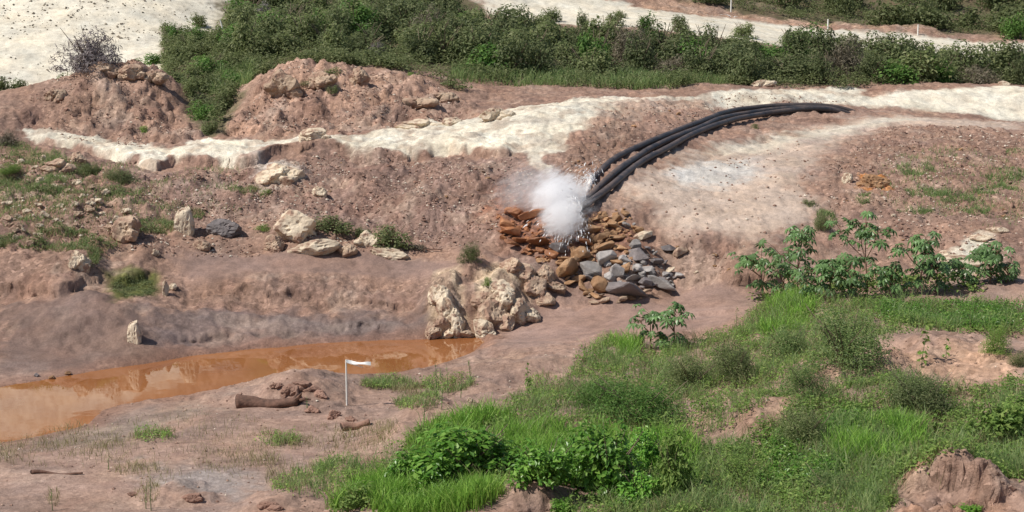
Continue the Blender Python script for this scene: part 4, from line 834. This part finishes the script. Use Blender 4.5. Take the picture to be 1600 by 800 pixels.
# green foreground
G_all = [(505,800),(540,745),(600,712),(680,662),(760,648),(820,618),(880,600),(905,560),(940,535),(1000,545),(1080,540),(1150,520),(1200,478),(1290,468),(1400,472),(1480,476),(1600,478),(1820,480),(1840,520),(1620,522),(1560,530),(1500,522),(1440,515),(1380,540),(1290,578),(1200,628),(1150,668),(1100,690),(900,740),(760,790)]
G_low = [(1100,700),(1150,690),(1220,660),(1300,610),(1390,592),(1480,608),(1620,600),(1830,590),(1850,770),(1620,755),(1480,735),(1410,750),(1385,820),(900,820),(880,790)]
herbs('ground_cover', [G_all, G_low], [4000, 4400], 0.26, 0.085, 'herb', 'green leafy ground cover on the near bank', 0.7, 11, 11)
grass('bank_grass', [G_all, G_low], [13000, 16000], 0.52, 0.012, 0.6, 'grass_blue', 'fine green grass on the near bank', 1.2, 12, tuft=6)
grass('bank_dry_grass', [G_all, G_low], [4500, 5000], 0.5, 0.011, 0.6, 'grass_dry', 'pale dry grass stalks among the green on the near bank', 1.4, 16, tuft=5)
grass('bright_grass', [[(650,690),(690,662),(760,650),(900,680),(1000,690),(980,735),(860,735),(760,735),(640,740)], [(510,800),(560,768),(660,755),(780,765),(775,805)], [(1185,520),(1205,478),(1240,465),(1275,475),(1262,520),(1200,535)], [(1290,690),(1340,665),(1440,655),(1445,705),(1380,735),(1300,725)], [(930,550),(960,533),(1005,540),(990,560)], [(1000,690),(1090,690),(1080,770),(960,790)]],
      [7500, 5500, 2200, 3000, 700, 2500], 0.50, 0.020, 0.55, 'grass', 'long bright green grass in swathes on the near bank', 0.4, 13, tuft=6)
herbs('bright_herbs', [[(1375,478),(1480,478),(1600,482),(1610,512),(1540,520),(1440,508),(1370,505)], [(1200,690),(1330,640),(1360,690),(1300,760),(1180,770)]], [1500, 900], 0.24, 0.075, 'broad', 'low bright green leafy carpet on the near bank', 0.4, 14, 12)

herbs('castor_undergrowth', [[(1175,468),(1240,440),(1330,440),(1480,440),(1580,430),(1590,446),(1480,462),(1340,474),(1200,478)]], [200], 0.36, 0.16, 'herb', 'leafy green weeds around the feet of the castor plants', 0.8, 18, 10, 0.9, 0.25)
# ---- bushes that stand alone
for u, v, wp, hp, kd, mt, nm, lb in [
 (520,362,84,40,'shrub','shrub','bush','dark green bush behind the domed cream boulder'),(612,385,74,54,'shrub','shrub','bush','dark green bush behind the blocky cream rock'),(570,372,40,30,'shrub','shrub','bush','small green bush between the two dark bushes'),
 (418,306,34,22,'small','herb','grass_tuft','small green tuft beside the whitish clay block'),(412,358,40,16,'small','herb','grass_tuft','low green tuft left of the domed cream boulder'),(650,388,50,18,'small','shrub_dry','twig_heap','low brownish twig heap on the mud shelf'),
 (735,408,60,48,'feather','shrub','bush','feathery green bush at the gully edge above the pond rocks'),(760,444,26,24,'small','herb','grass_tuft','green tuft on top of the pond rocks'),(228,205,32,18,'small','herb','grass_tuft','lone green tuft on the face of the conical mound'),
 (190,284,90,32,'feather','shrub_dark','bush','dark spreading bush below the berm on the weedy slope'),(140,272,50,32,'feather','shrub','bush','dark green bush left of the spreading one'),(15,228,50,40,'twig','shrub_dry','bush','dry brown bush at the left end of the berm'),(15,270,70,24,'feather','herb','bush','flat green bush on the far left slope'),
 (480,132,34,16,'small','shrub','grass_tuft','green tuft on the wide mound crest by the boulder'),(520,118,50,24,'small','shrub','grass_tuft','wide green tuft on the wide mound crest'),(640,118,24,12,'small','herb','grass_tuft','tiny round tuft at the right of the wide mound crest'),(520,145,30,24,'small','shrub','grass_tuft','green tuft in a crack of the wide mound'),
 (1265,320,34,20,'small','shrub','bush','small grey green bush on the pale slope'),(1283,360,40,44,'feather','shrub','bush','taller grey green bush on the pale slope'),(1350,318,24,18,'small','shrub','bush','small bush below the orange earth patch'),
 (1085,190,16,10,'small','shrub_dry','weed','dry weed under the pipes'),(1178,200,20,14,'small','shrub','weed','grey green weed on the bank beside the pipes'),
 (1320,575,180,120,'feather','grass_blue','feathery_bush','large rounded blue green feathery bush on the near bank'),(1000,660,210,92,'feather','shrub_bright','feathery_bush','wide feathery green bush above the broad leaved bushes'),(1080,610,140,76,'feather','shrub','feathery_bush','feathery green bush below the twin castor plants'),(930,640,120,70,'feather','shrub_bright','feathery_bush','feathery green bush at the left of the near bank'),
 (1438,640,140,82,'feather','shrub_dark','feathery_bush','dark feathery bush in front of the bare earth crest'),(1150,600,120,90,'feather','shrub','feathery_bush','feathery bush between grass and castor plants'),(1230,560,110,70,'feather','grass_blue','feathery_bush','blue green feathery bush left of the large rounded one'),(1260,700,140,90,'feather','shrub','feathery_bush','feathery weeds on the right bank below the bare earth'),
 (1160,760,130,70,'feather','herb','feathery_bush','feathery weeds right of the broad leaved bushes'),(1300,780,150,60,'feather','grass_blue','feathery_bush','low feathery weeds at the foot of the cut earth mound'),(1260,620,100,70,'feather','grass_blue','feathery_bush','pale feathery weeds growing over the bare earth strip'),
 (1555,550,64,60,'feather','herb','feathery_bush','round bush on the bare earth crest'),(1592,572,44,36,'feather','shrub','feathery_bush','small bush beside the round one on the bare earth crest'),
 (725,752,220,110,'broad','broad','leafy_bush','broad leaved bright bush beside the long grass'),(640,760,110,70,'broad','broad','leafy_bush','low broad leaved bush at the left end of the green bank'),(660,700,70,46,'broad','herb','leafy_bush','small broad leaved bush against the bare silt'),(850,756,140,90,'broad','broad','leafy_bush','broad leaved bush behind the small earth mound'),
 (950,775,180,150,'broad','broad','leafy_bush','tall yellowish green broad leaved bush right of the small earth mound'),(895,752,110,90,'broad','broad','leafy_bush','broad leaved bush joining the two larger ones'),(1050,788,90,150,'broad','herb','leafy_bush','dark upright leafy bush at the end of the broad leaved row'),(1005,730,100,76,'broad','broad','leafy_bush','light green leafy bush in front of the feathery bush'),
 (1560,690,130,92,'broad','herb','leafy_bush','big leaved dark green bush at the right of the near bank'),(1600,660,90,60,'broad','herb','leafy_bush','big leaved bush above the dark one on the right bank'),(1510,690,70,50,'broad','herb','leafy_bush','lower big leaved bush next to the dark feathery one'),(560,790,110,60,'small','herb','leafy_bush','fine leaved bush at the lower left end of the green bank'),
 (775,748,120,80,'broad','broad','leafy_bush','broad leaved bush rising from the middle of the long grass'),(690,770,110,70,'broad','broad','leafy_bush','broad leaved bush in front of the long grass'),(1000,790,110,80,'broad','broad','leafy_bush','yellowish green leafy bush at the foot of the dark upright one'),(1515,800,60,22,'broad','broad','leafy_bush','small broad leaved plant on the cut earth mound'),(880,800,60,30,'broad','broad','leafy_bush','small leafy bush at the right foot of the small earth mound'),(1390,790,60,40,'small','herb','leafy_bush','small bush at the left foot of the cut earth mound')]:
    shrub_px(nm, kd, random.randrange(3), mt, u, v, wp, hp, lb)

# ---- upright weeds: stalk with leaves along it
def weed(u, v, hpx, label, leaf=0.12, dens=26, mat='herb', lean=0.1, group=None):
    b = hit(u, v)[0]; s = b[1] / FPX; h_ = hpx * s; r = np.random.default_rng(int(u * 7 + v)); o = thing('tall_weed', b, 0, 1, label=label, cat='weed', group=group)
    ax, ay = r.normal(0, lean, 2) * h_; path = [(ax * t * t, ay * t * t, h_ * t - 0.05) for t in np.linspace(0, 1, 6)]
    link('stalk', mesh_np('stalk', *tube(path, np.linspace(0.012, 0.004, 6), 5)), M['stem_green'], o)
    t = r.uniform(0.15, 1, dens); a = r.uniform(0, 6.28, dens); q = leaf * 0.55
    pos = np.stack([ax * t * t + np.cos(a) * q, ay * t * t + np.sin(a) * q, h_ * t], -1); nrm = unit(np.stack([np.cos(a), np.sin(a), np.ones(dens)], -1) + 0.3 * rnd_dirs(dens, r))
    link('foliage', mesh_np('foliage', *leaves(pos, nrm, leaf * r.uniform(0.7, 1.2, dens), r, 0.5)), M[mat], o, kind='stuff')
weed(825,622,58,'tall leafy weed standing alone on the silt before the channel',0.11,34)
weed(1440,575,74,'climbing leafy stalk on the bare earth crest',0.16,40)
weed(1478,560,30,'short bright leafed weed on the bare earth crest',0.13,12,'broad')
weed(1150,512,36,'thin yellowish weed beside the mud channel',0.07,20)
for u, v, hp in [(682,615,56),(700,618,50),(720,622,44),(690,640,44),(662,668,56),(735,590,34)]:
    weed(u, v, hp, 'thin upright weed growing on the silt by the pond end', 0.05, 34, 'grass_blue', 0.12, 'thin weeds by the pond end')
for u, v, hp in [(228,795,50),(236,798,60),(82,798,36),(170,735,24),(640,705,34),(480,640,24)]:
    weed(u, v, hp, 'single thin weed stalk on the near silt', 0.035, 16, 'grass_blue', 0.1, 'weed stalks on the near silt')

# ---- castor plants with palmate leaves
def palm_leaf(seed, lobes=8):
    r = np.random.default_rng(seed); V = [(0, 0, 0)]; F = []; spread = R(290)
    for k in range(lobes):
        a = -spread / 2 + spread * k / (lobes - 1); ln = 0.5 * (0.62 + 0.38 * math.cos(a * 0.55)) * r.uniform(0.9, 1.1); dx, dy = math.sin(a), math.cos(a); nx, ny = dy, -dx; w = 0.085
        i = len(V); V += [(dx * ln * .22 - nx * .03, dy * ln * .22 - ny * .03, 0.01), (dx * ln * .6 - nx * w, dy * ln * .6 - ny * w, -0.035), (dx * ln, dy * ln, -0.13 - 0.05 * r.random()), (dx * ln * .6 + nx * w, dy * ln * .6 + ny * w, -0.035), (dx * ln * .22 + nx * .03, dy * ln * .22 + ny * .03, 0.01), (dx * ln * .6, dy * ln * .6, 0.015)]
        F += [(0, i, i + 4), (i, i + 1, i + 5), (i, i + 5, i + 4), (i + 4, i + 5, i + 3), (i + 1, i + 2, i + 5), (i + 5, i + 2, i + 3)]
    me = mesh_np('palmate_leaf', np.array(V), np.array(F)); me.materials.append(M['castor']); return me
PL = [palm_leaf(k, 7 + k % 3) for k in range(4)]
def castor(u, v, hpx, label, nbr=3, nl=7, leafpx=26, spread=0.45, seed=0, D=None):
    b = hit(u, v)[0] if D is None else at(u, v, D)
    if D is not None: b[2] = float(H(b[0], b[1]))
    s = b[1] / FPX; h_ = hpx * s; r = np.random.default_rng(seed + int(u)); o = thing('castor_plant', b, 0, 1, label=label, cat='castor plant')
    st = []; tips = []
    fork = np.array([r.normal(0, .04), r.normal(0, .04), 0.42]) * h_
    st.append(tube([(0, 0, -0.08), fork * 0.5 + r.normal(0, .01, 3), fork], [0.028, 0.024, 0.02], 6))
    for k in range(nbr):
        a = 6.28 * k / nbr + r.uniform(-.4, .4); e = fork + np.array([math.cos(a) * spread * h_ * r.uniform(.5, 1), math.sin(a) * spread * h_ * r.uniform(.4, .8), h_ * r.uniform(.25, .55)])
        if k == 0: e = np.array([fork[0] * 1.3, fork[1] * 1.3, h_ * 0.95])
        mid_ = fork * .5 + e * .5 + np.array([0, 0, -.04 * h_]); st.append(tube([fork, mid_, e], [0.018, 0.014, 0.009], 5)); tips.append((mid_, e))
    lo = []; tips.append((fork * 0.35, fork))
    for mid_, e in tips:
        for q in range(nl):
            t = r.uniform(0.1, 1.05) ** 0.7; base = mid_ * (1 - t) + e * t; a = q * 2.4 + r.uniform(-.4, .4); pl = leafpx * s * r.uniform(0.35, 0.8); end = base + np.array([math.cos(a) * pl, math.sin(a) * pl, pl * r.uniform(-0.35, 0.55)])
            st.append(tube([base, (base + end) / 2 + np.array([0, 0, .12 * pl]), end], [0.006, 0.005, 0.004], 4, False)); lo.append((end, a, r.uniform(0.7, 1.25) * leafpx * s))
    link('stem', mesh_np('castor_stem', *join(st)), M['stem_red'], o)
    for end, a, sz in lo:
        f = link('leaf', PL[r.integers(0, 4)], None, o, end); f.scale = (sz, sz, sz * 1.3); f.rotation_euler = (R(-28) + r.uniform(-.35, .25), r.uniform(-.35, .35), a - math.pi / 2)
castor(1018,545,62,'smaller castor plant of the pair on the mud channel bank',2,7,28,0.35,1)
castor(1052,545,68,'taller castor plant of the pair on the mud channel bank',3,6,30,0.5,2)
castor(1192,466,84,'castor plant leaning out at the left end of the castor row',3,8,27,0.55,3)
castor(1245,466,116,'tall leafy castor plant near the left end of the castor row',4,9,28,0.35,4)
castor(1222,468,60,'low castor plant between the first two tall ones',3,6,26,0.5,5)
castor(1295,466,62,'low castor plant with big drooping leaves before the tallest one',4,7,30,0.6,6)
castor(1356,464,142,'tallest castor plant with a bare reddish stem in the middle of the row',4,9,28,0.42,7)
castor(1330,466,70,'bushy low castor plant at the foot of the tallest one',4,7,27,0.6,8)
castor(1388,464,54,'low castor plant right of the tallest one',3,7,27,0.6,9)
castor(1432,460,98,'dense tall castor plant right of the middle of the row',4,10,26,0.38,10)
castor(1462,458,52,'spreading low castor plant before the wide pale slab',3,7,26,0.7,11)
castor(1506,447,38,'small castor plant beside the wide pale slab',3,6,26,0.6,12)
castor(1548,443,66,'castor plant at the right end of the castor row',4,8,26,0.5,13)
castor(1572,442,36,'low castor plant at the very right end of the row',3,6,22,0.6,14)
castor(1268,468,40,'small castor seedling by the tall grass',2,6,24,0.5,15)

# ------------------------------------------------------------------ pipes
def smooth(path, m=60):
    p = np.array(path, float); t = np.concatenate([[0], np.cumsum(np.linalg.norm(np.diff(p, axis=0), axis=1))]); tt = np.linspace(0, t[-1], m); out = np.stack([np.interp(tt, t, p[:, k]) for k in range(3)], -1)
    for _ in range(3): out[1:-1] = out[:-2] * .25 + out[1:-1] * .5 + out[2:] * .25
    return out
PR = 0.126
def pipe(pts, label, lift=0.0):
    base = []
    for u, v in pts:
        q = hit(u, v + 3)[0]; base.append((q[0], q[1], q[2] + PR * 0.8 + lift))
    base = np.array(base); d = unit(base[0] - base[1]); base = np.vstack([base[0] + d * 1.6 * np.array([1, 1, 0]) + np.array([0, 0, -0.7]), base])
    p = smooth(base, 90); ph = lift * 40 + pts[0][1]; tt_ = np.linspace(0, 1, 90); p[:, 1] += 0.07 * np.sin(tt_ * 17 + ph) * np.sin(tt_ * np.pi); p[:, 0] += 0.05 * np.sin(tt_ * 23 + 2 * ph) * np.sin(tt_ * np.pi)
    for _ in range(3): p[1:-1, 2] = np.maximum(p[:-2, 2] * .25 + p[1:-1, 2] * .5 + p[2:, 2] * .25, 0)
    o = thing('drain_pipe', p[-1], 0, 1, label=label, cat='pipe'); q = p - p[-1]
    Vo, Fo = tube(q, PR, 18, False); inner = q[-12:]; Vi, Fi = tube(inner, PR * 0.86, 18, False); Fi = [f[:, ::-1] for f in Fi]
    nO, nI = len(Vo), len(Vi); k = np.arange(18); k2 = (k + 1) % 18
    rim = np.stack([nO - 18 + k, nO - 18 + k2, nO + nI - 18 + k2, nO + nI - 18 + k], -1)
    wall = link('pipe_wall', mesh_np('pipe_wall', np.vstack([Vo, Vi]), [Fo[0], Fi[0] + nO, rim], True), M['pipe'], o)
    plug = inner[:2]; Vp, Fp = tube(plug, PR * 0.86, 18); link('bore', mesh_np('bore', Vp, Fp), M['bore'], wall)
    for f in (18, 34, 50, 66, 80):     # welded joints
        link('weld_bead', mesh_np('weld_bead', *tube([q[f] - (q[f + 1] - q[f]) * .06, q[f] + (q[f + 1] - q[f]) * .06], PR * 1.07, 18)), M['pipe'], wall)
    return p
pA = pipe([(1318,168),(1270,164),(1200,166),(1150,172),(1120,180),(1060,205),(1010,223),(965,246),(944,262),(927,281)], 'black plastic pipe lying furthest uphill, its mouth spouting a short pale jet')
pB = pipe([(1312,171),(1265,167),(1200,172),(1150,180),(1120,188),(1060,213),(1010,236),(965,267),(938,292),(914,316)], 'black plastic pipe in the middle of the three, its mouth lost in spray')
pC = pipe([(1306,173),(1262,171),(1200,179),(1150,188),(1120,197),(1060,224),(1010,251),(965,286),(935,310),(904,331)], 'black plastic pipe lying lowest, with its dark open mouth over the rocks', 0.06)

# ------------------------------------------------------------------ water jets, spray
def mat_foam():
    m, nt, b = newmat('white_water'); n1 = noise(nt, 9, 5, 0.7); c = ramp(nt, n1.outputs[0], [(0.3, (0.84, 0.83, 0.82)), (0.7, (0.92, 0.92, 0.92))]); nt.links.new(c, b.inputs['Base Color'])
    b.inputs['Roughness'].default_value = 0.5; b.inputs['Subsurface Weight'].default_value = 0.3; b.inputs['Subsurface Radius'].default_value = (.2, .2, .2); bump(nt, n1.outputs[0], 0.8, 0.05, b); return m
M['foam'] = mat_foam()
def mat_jet():
    m, nt, b = newmat('silty_jet'); n1 = noise(nt, 7, 5, 0.7); c = ramp(nt, n1.outputs[0], [(0.3, (0.74, 0.62, 0.52)), (0.7, (0.88, 0.82, 0.76))]); nt.links.new(c, b.inputs['Base Color']); b.inputs['Roughness'].default_value = 0.35; bump(nt, n1.outputs[0], 0.8, 0.05, b); return m
M['jet'] = mat_jet()
def jet(p, label, speed, ln):
    s0 = p[-1]; d = unit(p[-1] - p[-4]); path = []
    for t in np.linspace(-0.04, ln, 14): path.append(s0 + d * speed * 1.15 * t + np.array([0, 0, -4.9 * t * max(t, 0)]))
    V, Fs = tube(path, PR * np.array([.8, .82, .84, .85, .86, .86, .84, .8, .74, .66, .56, .44, .3, .14]), 14); nz = 1 + 0.3 * np.repeat(np.linspace(0, 1, 14), 14) * perlin(V[:, 0] * 9, V[:, 2] * 9 + V[:, 1] * 3, 5)
    c = np.repeat(np.array(path), 14, 0); V = c + (V - c) * nz[:, None]; o = path[0]
    link('water_jet', mesh_np('water_jet', V - o, Fs, True), M['jet'], None, o, label, 'water jet'); return path[-1]
eA = jet(pA, 'pale beige water jet shooting from the uphill pipe into the spray', 4.5, 0.30)
eB = jet(pB, 'white water jet from the middle pipe, mostly hidden by spray', 4.2, 0.14)
eC = jet(pC, 'pale water jet falling from the lowest pipe onto the rocks', 3.6, 0.24)
sc_ = np.array([hit(868, 330)[0][0], eB[1] - 0.2, 0]); sc_[2] = at(868, 322, sc_[1])[2]
k56 = sc_[1] / FPX
# droplets: short streaks along their flight
r = np.random.default_rng(8); m = 5200; V0, F0 = octa()
pick = r.integers(0, 3, m); src = np.array([pA[-1], pB[-1], pC[-1]])[pick]; dirs = np.array([unit(q[-1] - q[-4]) for q in (pA, pB, pC)])[pick]
lobes = unit(rnd_dirs(30, r) * np.array([.75, .75, .6]) + np.array([-.45, -.35, .25])); vel = r.uniform(1.0, 4.4, (m, 1)) * unit(lobes[r.integers(0, 30, m)] + 0.10 * r.normal(size=(m, 3)) + 0.75 * dirs)
t = r.uniform(0.02, 0.52, (m, 1)); P0 = src + vel * t + np.array([0, 0, -4.9]) * t * t; vt = vel + np.array([0, 0, -9.8]) * t
keep = P0[:, 2] > H(P0[:, 0], P0[:, 1]) + 0.12; P0, vt = P0[keep], vt[keep]; m = len(P0); d = unit(vt); a = unit(np.cross(d, np.array([0, 1.0, .2]))); b = np.cross(d, a)
ln = (0.06 + 0.24 * r.random(m) ** 2)[:, None, None]; wd = (0.014 + 0.030 * r.random(m) ** 3)[:, None, None]
V = (P0[:, None] + a[:, None] * V0[None, :, 0:1] * wd + b[:, None] * V0[None, :, 1:2] * wd + d[:, None] * V0[None, :, 2:3] * ln).reshape(-1, 3); o0 = P0.mean(0)
link('spray_droplets', mesh_np('spray_droplets', V - o0, (F0[None] + np.arange(m)[:, None, None] * 6).reshape(-1, 3)), M['foam'], None, o0, 'white streaks of water flying from the pipe mouths', 'spray', None, 'stuff')
# mist
def mat_mist(dens):
    m = bpy.data.materials.new('water_mist'); m.use_nodes = True; nt = m.node_tree; nt.nodes.clear()
    out = nt.nodes.new('ShaderNodeOutputMaterial'); pv = nt.nodes.new('ShaderNodeVolumePrincipled'); pv.inputs['Color'].default_value = (0.995, 0.997, 1.0, 1); pv.inputs['Anisotropy'].default_value = 0.1
    tc = nt.nodes.new('ShaderNodeTexCoord'); ln = nt.nodes.new('ShaderNodeVectorMath'); ln.operation = 'LENGTH'
    mp = nt.nodes.new('ShaderNodeMapping'); mp.inputs['Scale'].default_value = (0.75, 1.6, 2.0); mp.inputs['Rotation'].default_value = (0, R(-20), 0); nt.links.new(tc.outputs['Object'], mp.inputs[0]); n1 = noise(nt, 2.8, 7, 0.74, vec=mp.outputs[0])
    nv = nt.nodes.new('ShaderNodeVectorMath'); nv.operation = 'SUBTRACT'; nt.links.new(n1.outputs['Color'], nv.inputs[0]); nv.inputs[1].default_value = (.5, .5, .5)
    sv = nt.nodes.new('ShaderNodeVectorMath'); sv.operation = 'SCALE'; sv.inputs['Scale'].default_value = 2.3; nt.links.new(nv.outputs[0], sv.inputs[0])
    av = nt.nodes.new('ShaderNodeVectorMath'); av.operation = 'ADD'; nt.links.new(tc.outputs['Object'], av.inputs[0]); nt.links.new(sv.outputs[0], av.inputs[1]); nt.links.new(av.outputs[0], ln.inputs[0])
    mr = nt.nodes.new('ShaderNodeMapRange'); mr.interpolation_type = 'SMOOTHSTEP'; mr.inputs[1].default_value = 0.88; mr.inputs[2].default_value = 0.2; mr.inputs[3].default_value = 0; mr.inputs[4].default_value = dens; nt.links.new(ln.outputs['Value'], mr.inputs[0])
    n5 = noise(nt, 7.5, 4, 0.7, vec=mp.outputs[0]); r5 = ramp(nt, n5.outputs[0], [(0.36, (0.12, 0.12, 0.12)), (0.62, (1.5, 1.5, 1.5))]); mm = nt.nodes.new('ShaderNodeMath'); mm.operation = 'MULTIPLY'; nt.links.new(mr.outputs[0], mm.inputs[0]); nt.links.new(r5, mm.inputs[1])
    nt.links.new(mm.outputs[0], pv.inputs['Density']); nt.links.new(pv.outputs[0], out.inputs['Volume']); return m
def mist(name, u, v, wpx, hpx, D, dens, label):
    c = at(u, v, D); k = D / FPX; bm = bmesh.new(); bmesh.ops.create_icosphere(bm, subdivisions=3, radius=1.15); me = bpy.data.meshes.new(name); bm.to_mesh(me); bm.free()
    o = link(name, me, mat_mist(dens), None, c, label, 'spray', None, 'stuff'); o.scale = (wpx * k * .5, min(wpx, hpx) * k * .5, hpx * k * .5); o.rotation_euler = (0, R(-25), 0)
mist('water_mist', 876, 322, 122, 146, sc_[1], 7.0, 'white mist boiling up where the pipes discharge')
mist('splash_mist', 878, 342, 92, 92, hit(880, 358)[0][1] - 0.4, 5.0, 'bright white froth where the lowest jet hits the rocks')
mist('drifting_mist', 820, 296, 150, 110, sc_[1] + 0.3, 0.7, 'thin mist drifting left from the discharge')
SC.cycles.max_bounces = 32; SC.cycles.volume_bounces = 28; SC.cycles.volume_step_rate = 1.0

# ------------------------------------------------------------------ stakes, tape, logs
def stake(u, v, hpx, D, label, flag=False, thick=0.022, lean=0.0):
    b = hit(u, v)[0] if D is None else at(u, v, D)
    b = np.array([b[0], b[1], float(H(b[0], b[1]))]); h_ = hpx * b[1] / FPX; o = thing('marker_stake', b, 0, 1, label=label, cat='stake')
    link('post', mesh_np('post', *tube([(0, 0, -0.25), (lean * h_ * .5, 0, h_ * .5), (lean * h_, 0, h_)], [thick, thick, thick * .9], 8)), M['white'], o)
    if flag:
        xs = np.linspace(0, 0.62, 12); zz = h_ - 0.02 - 0.10 * (xs / .62) - 0.03 * np.sin(xs * 9); yy = 0.05 * np.sin(xs * 11); wv = 0.024 + 0.012 * np.sin(xs * 13)
        Vt = np.concatenate([np.stack([xs, yy, zz + wv], -1), np.stack([xs, yy - .07, zz - wv], -1), np.stack([xs, yy + .012, zz + wv], -1), np.stack([xs, yy - .058, zz - wv], -1)]); i = np.arange(11); F1 = np.stack([i, i + 1, i + 13, i + 12], -1); F2 = np.stack([i + 24, i + 36, i + 37, i + 25], -1)
        link('tape', mesh_np('tape', Vt, np.vstack([F1, F2]), True), M['tape'], o)
        xs = np.linspace(0, 0.42, 9); zz = h_ - 0.05 - 0.30 * xs; Vt = np.concatenate([np.stack([xs, -.02 + 0 * xs, zz], -1), np.stack([xs, 0 * xs, zz - .03], -1)]); i = np.arange(8)
        link('tape', mesh_np('tape', Vt, np.stack([i, i + 1, i + 10, i + 9], -1), True), M['tape'], o)
stake(542,633,75,None,'white stake with torn white tape on the near silt by the pond',True)
stake(1293,58,34,113,'white marker stake by the spoil heap along the cream road',thick=0.05)
stake(1434,54,16,118,'short white stake at the far edge of the cream road',thick=0.045)
stake(1142,22,22,121,'white marker stake on the brown bank above the cream road',thick=0.05)
stake(350,26,24,97,'leaning white stake on the cream hill',thick=0.045,lean=-0.25)
stake(987,4,12,122,'thin white stake high on the brown bank above the road',thick=0.04)
b = at(1130, 18, 119); xs = np.linspace(-1.2, 1.2, 18); Vt = []
for dy in (0, .14): Vt.append(np.stack([b[0] + xs, b[1] + .25 * np.sin(xs * 2.3) + dy, H(b[0] + xs, b[1] + .25 * np.sin(xs * 2.3) + dy) + 0.10 + .06 * np.sin(xs * 7)], -1))
Vt = np.vstack(Vt + [Vt[0] - np.array([0, 0, .02]), Vt[1] - np.array([0, 0, .02])]) - b; i = np.arange(17)
link('loose_tape', mesh_np('loose_tape', Vt, np.vstack([np.stack([i, i + 1, i + 19, i + 18], -1), np.stack([i + 36, i + 54, i + 55, i + 37], -1)])), M['tape'], None, b, 'crumpled white tape lying on the brown bank above the road', 'tape')

def log(u0, v0, u1, v1, r0, r1, label, name='fallen_log', lift=0.5, mat='wood', roots=0):
    a, b = hit([u0, u1], [v0, v1]); r = np.random.default_rng(int(u0)); a = a + np.array([0, 0, r0 * lift]); b = b + np.array([0, 0, r1 * lift]); m = 22; t = np.linspace(0, 1, m)[:, None]
    path = a * (1 - t) + b * t + np.stack([0 * t[:, 0], .04 * np.sin(t[:, 0] * 5), .03 * np.sin(t[:, 0] * 7 + 1)], -1); rad = (r0 * (1 - t[:, 0]) + r1 * t[:, 0]) * (1 + .35 * np.exp(-t[:, 0] * 9))
    o = thing(name, a - np.array([0, 0, r0]), 0, 1, label=label, cat='log'); org = a - np.array([0, 0, r0])
    V, Fs = tube(path, rad, 16, True); c = np.repeat(path, 16, 0); d = unit(V - c); nz = 1 + .16 * perlin(d[:, 2] * 3 + c[:, 0] * .9, d[:, 1] * 3 + 4, 3) + .08 * perlin(d[:, 2] * 7, c[:, 0] * 5, 9); V = c + (V - c) * nz[:, None]
    tr_ = link('trunk', mesh_np('trunk', V - org, Fs, True), M[mat], o)
    dd = unit(path[0] - path[1]); V2, F2 = tube([path[0] + dd * .002, path[0] + dd * .02, path[0] + dd * .035], [rad[0] * .97, rad[0] * .88, rad[0] * .5], 14)
    link('cut_end', mesh_np('cut_end', V2 - org, F2), M['wood_end'], tr_)
    for k in range(roots):
        e = b + np.array([r.uniform(-.1, .5), r.uniform(-.4, .3), r.uniform(.0, .35)]); link('root', mesh_np('root', *tube([b - org - np.array([.15, 0, 0]), (b + e) / 2 - org + np.array([0, 0, .05]), e - org], [.06, .045, .02], 6)), M[mat], o)
log(372,636,466,632,0.17,0.10,'thick broken brown log lying on the silt near the pond',roots=4)
log(535,672,578,662,0.09,0.07,'short mud covered log on the silt below the stake',mat='clod')
log(1352,470,1412,452,0.05,0.035,'pale dead branch lying among the castor plants',name='dead_branch',mat='tan_rock')
log(50,740,130,741,0.035,0.02,'thin dark stick lying on the silt beside the dry grass',name='dead_branch')
log(628,385,690,392,0.03,0.02,'thin dark branch lying on the mud shelf',name='dead_branch')
# clods of earth beside the log
for k, (u, v, wp, hp) in enumerate([(450,610,30,20),(475,602,44,22),(500,615,30,16),(488,640,26,16),(520,648,22,18),(430,602,22,14),(462,622,20,14),(550,655,20,10),(300,778,40,18),(420,790,40,16),(210,772,20,8),(670,668,20,18),(660,690,18,16),(715,655,26,14)]):
    rock_px('earth_clod', CRAG[(k + 2) % 9], 'clod', u, v, wp, hp, 'crumbly brown earth clod on the near silt', 'clod', 'earth clods on the near silt', sink=0.3, tilt=0.3)
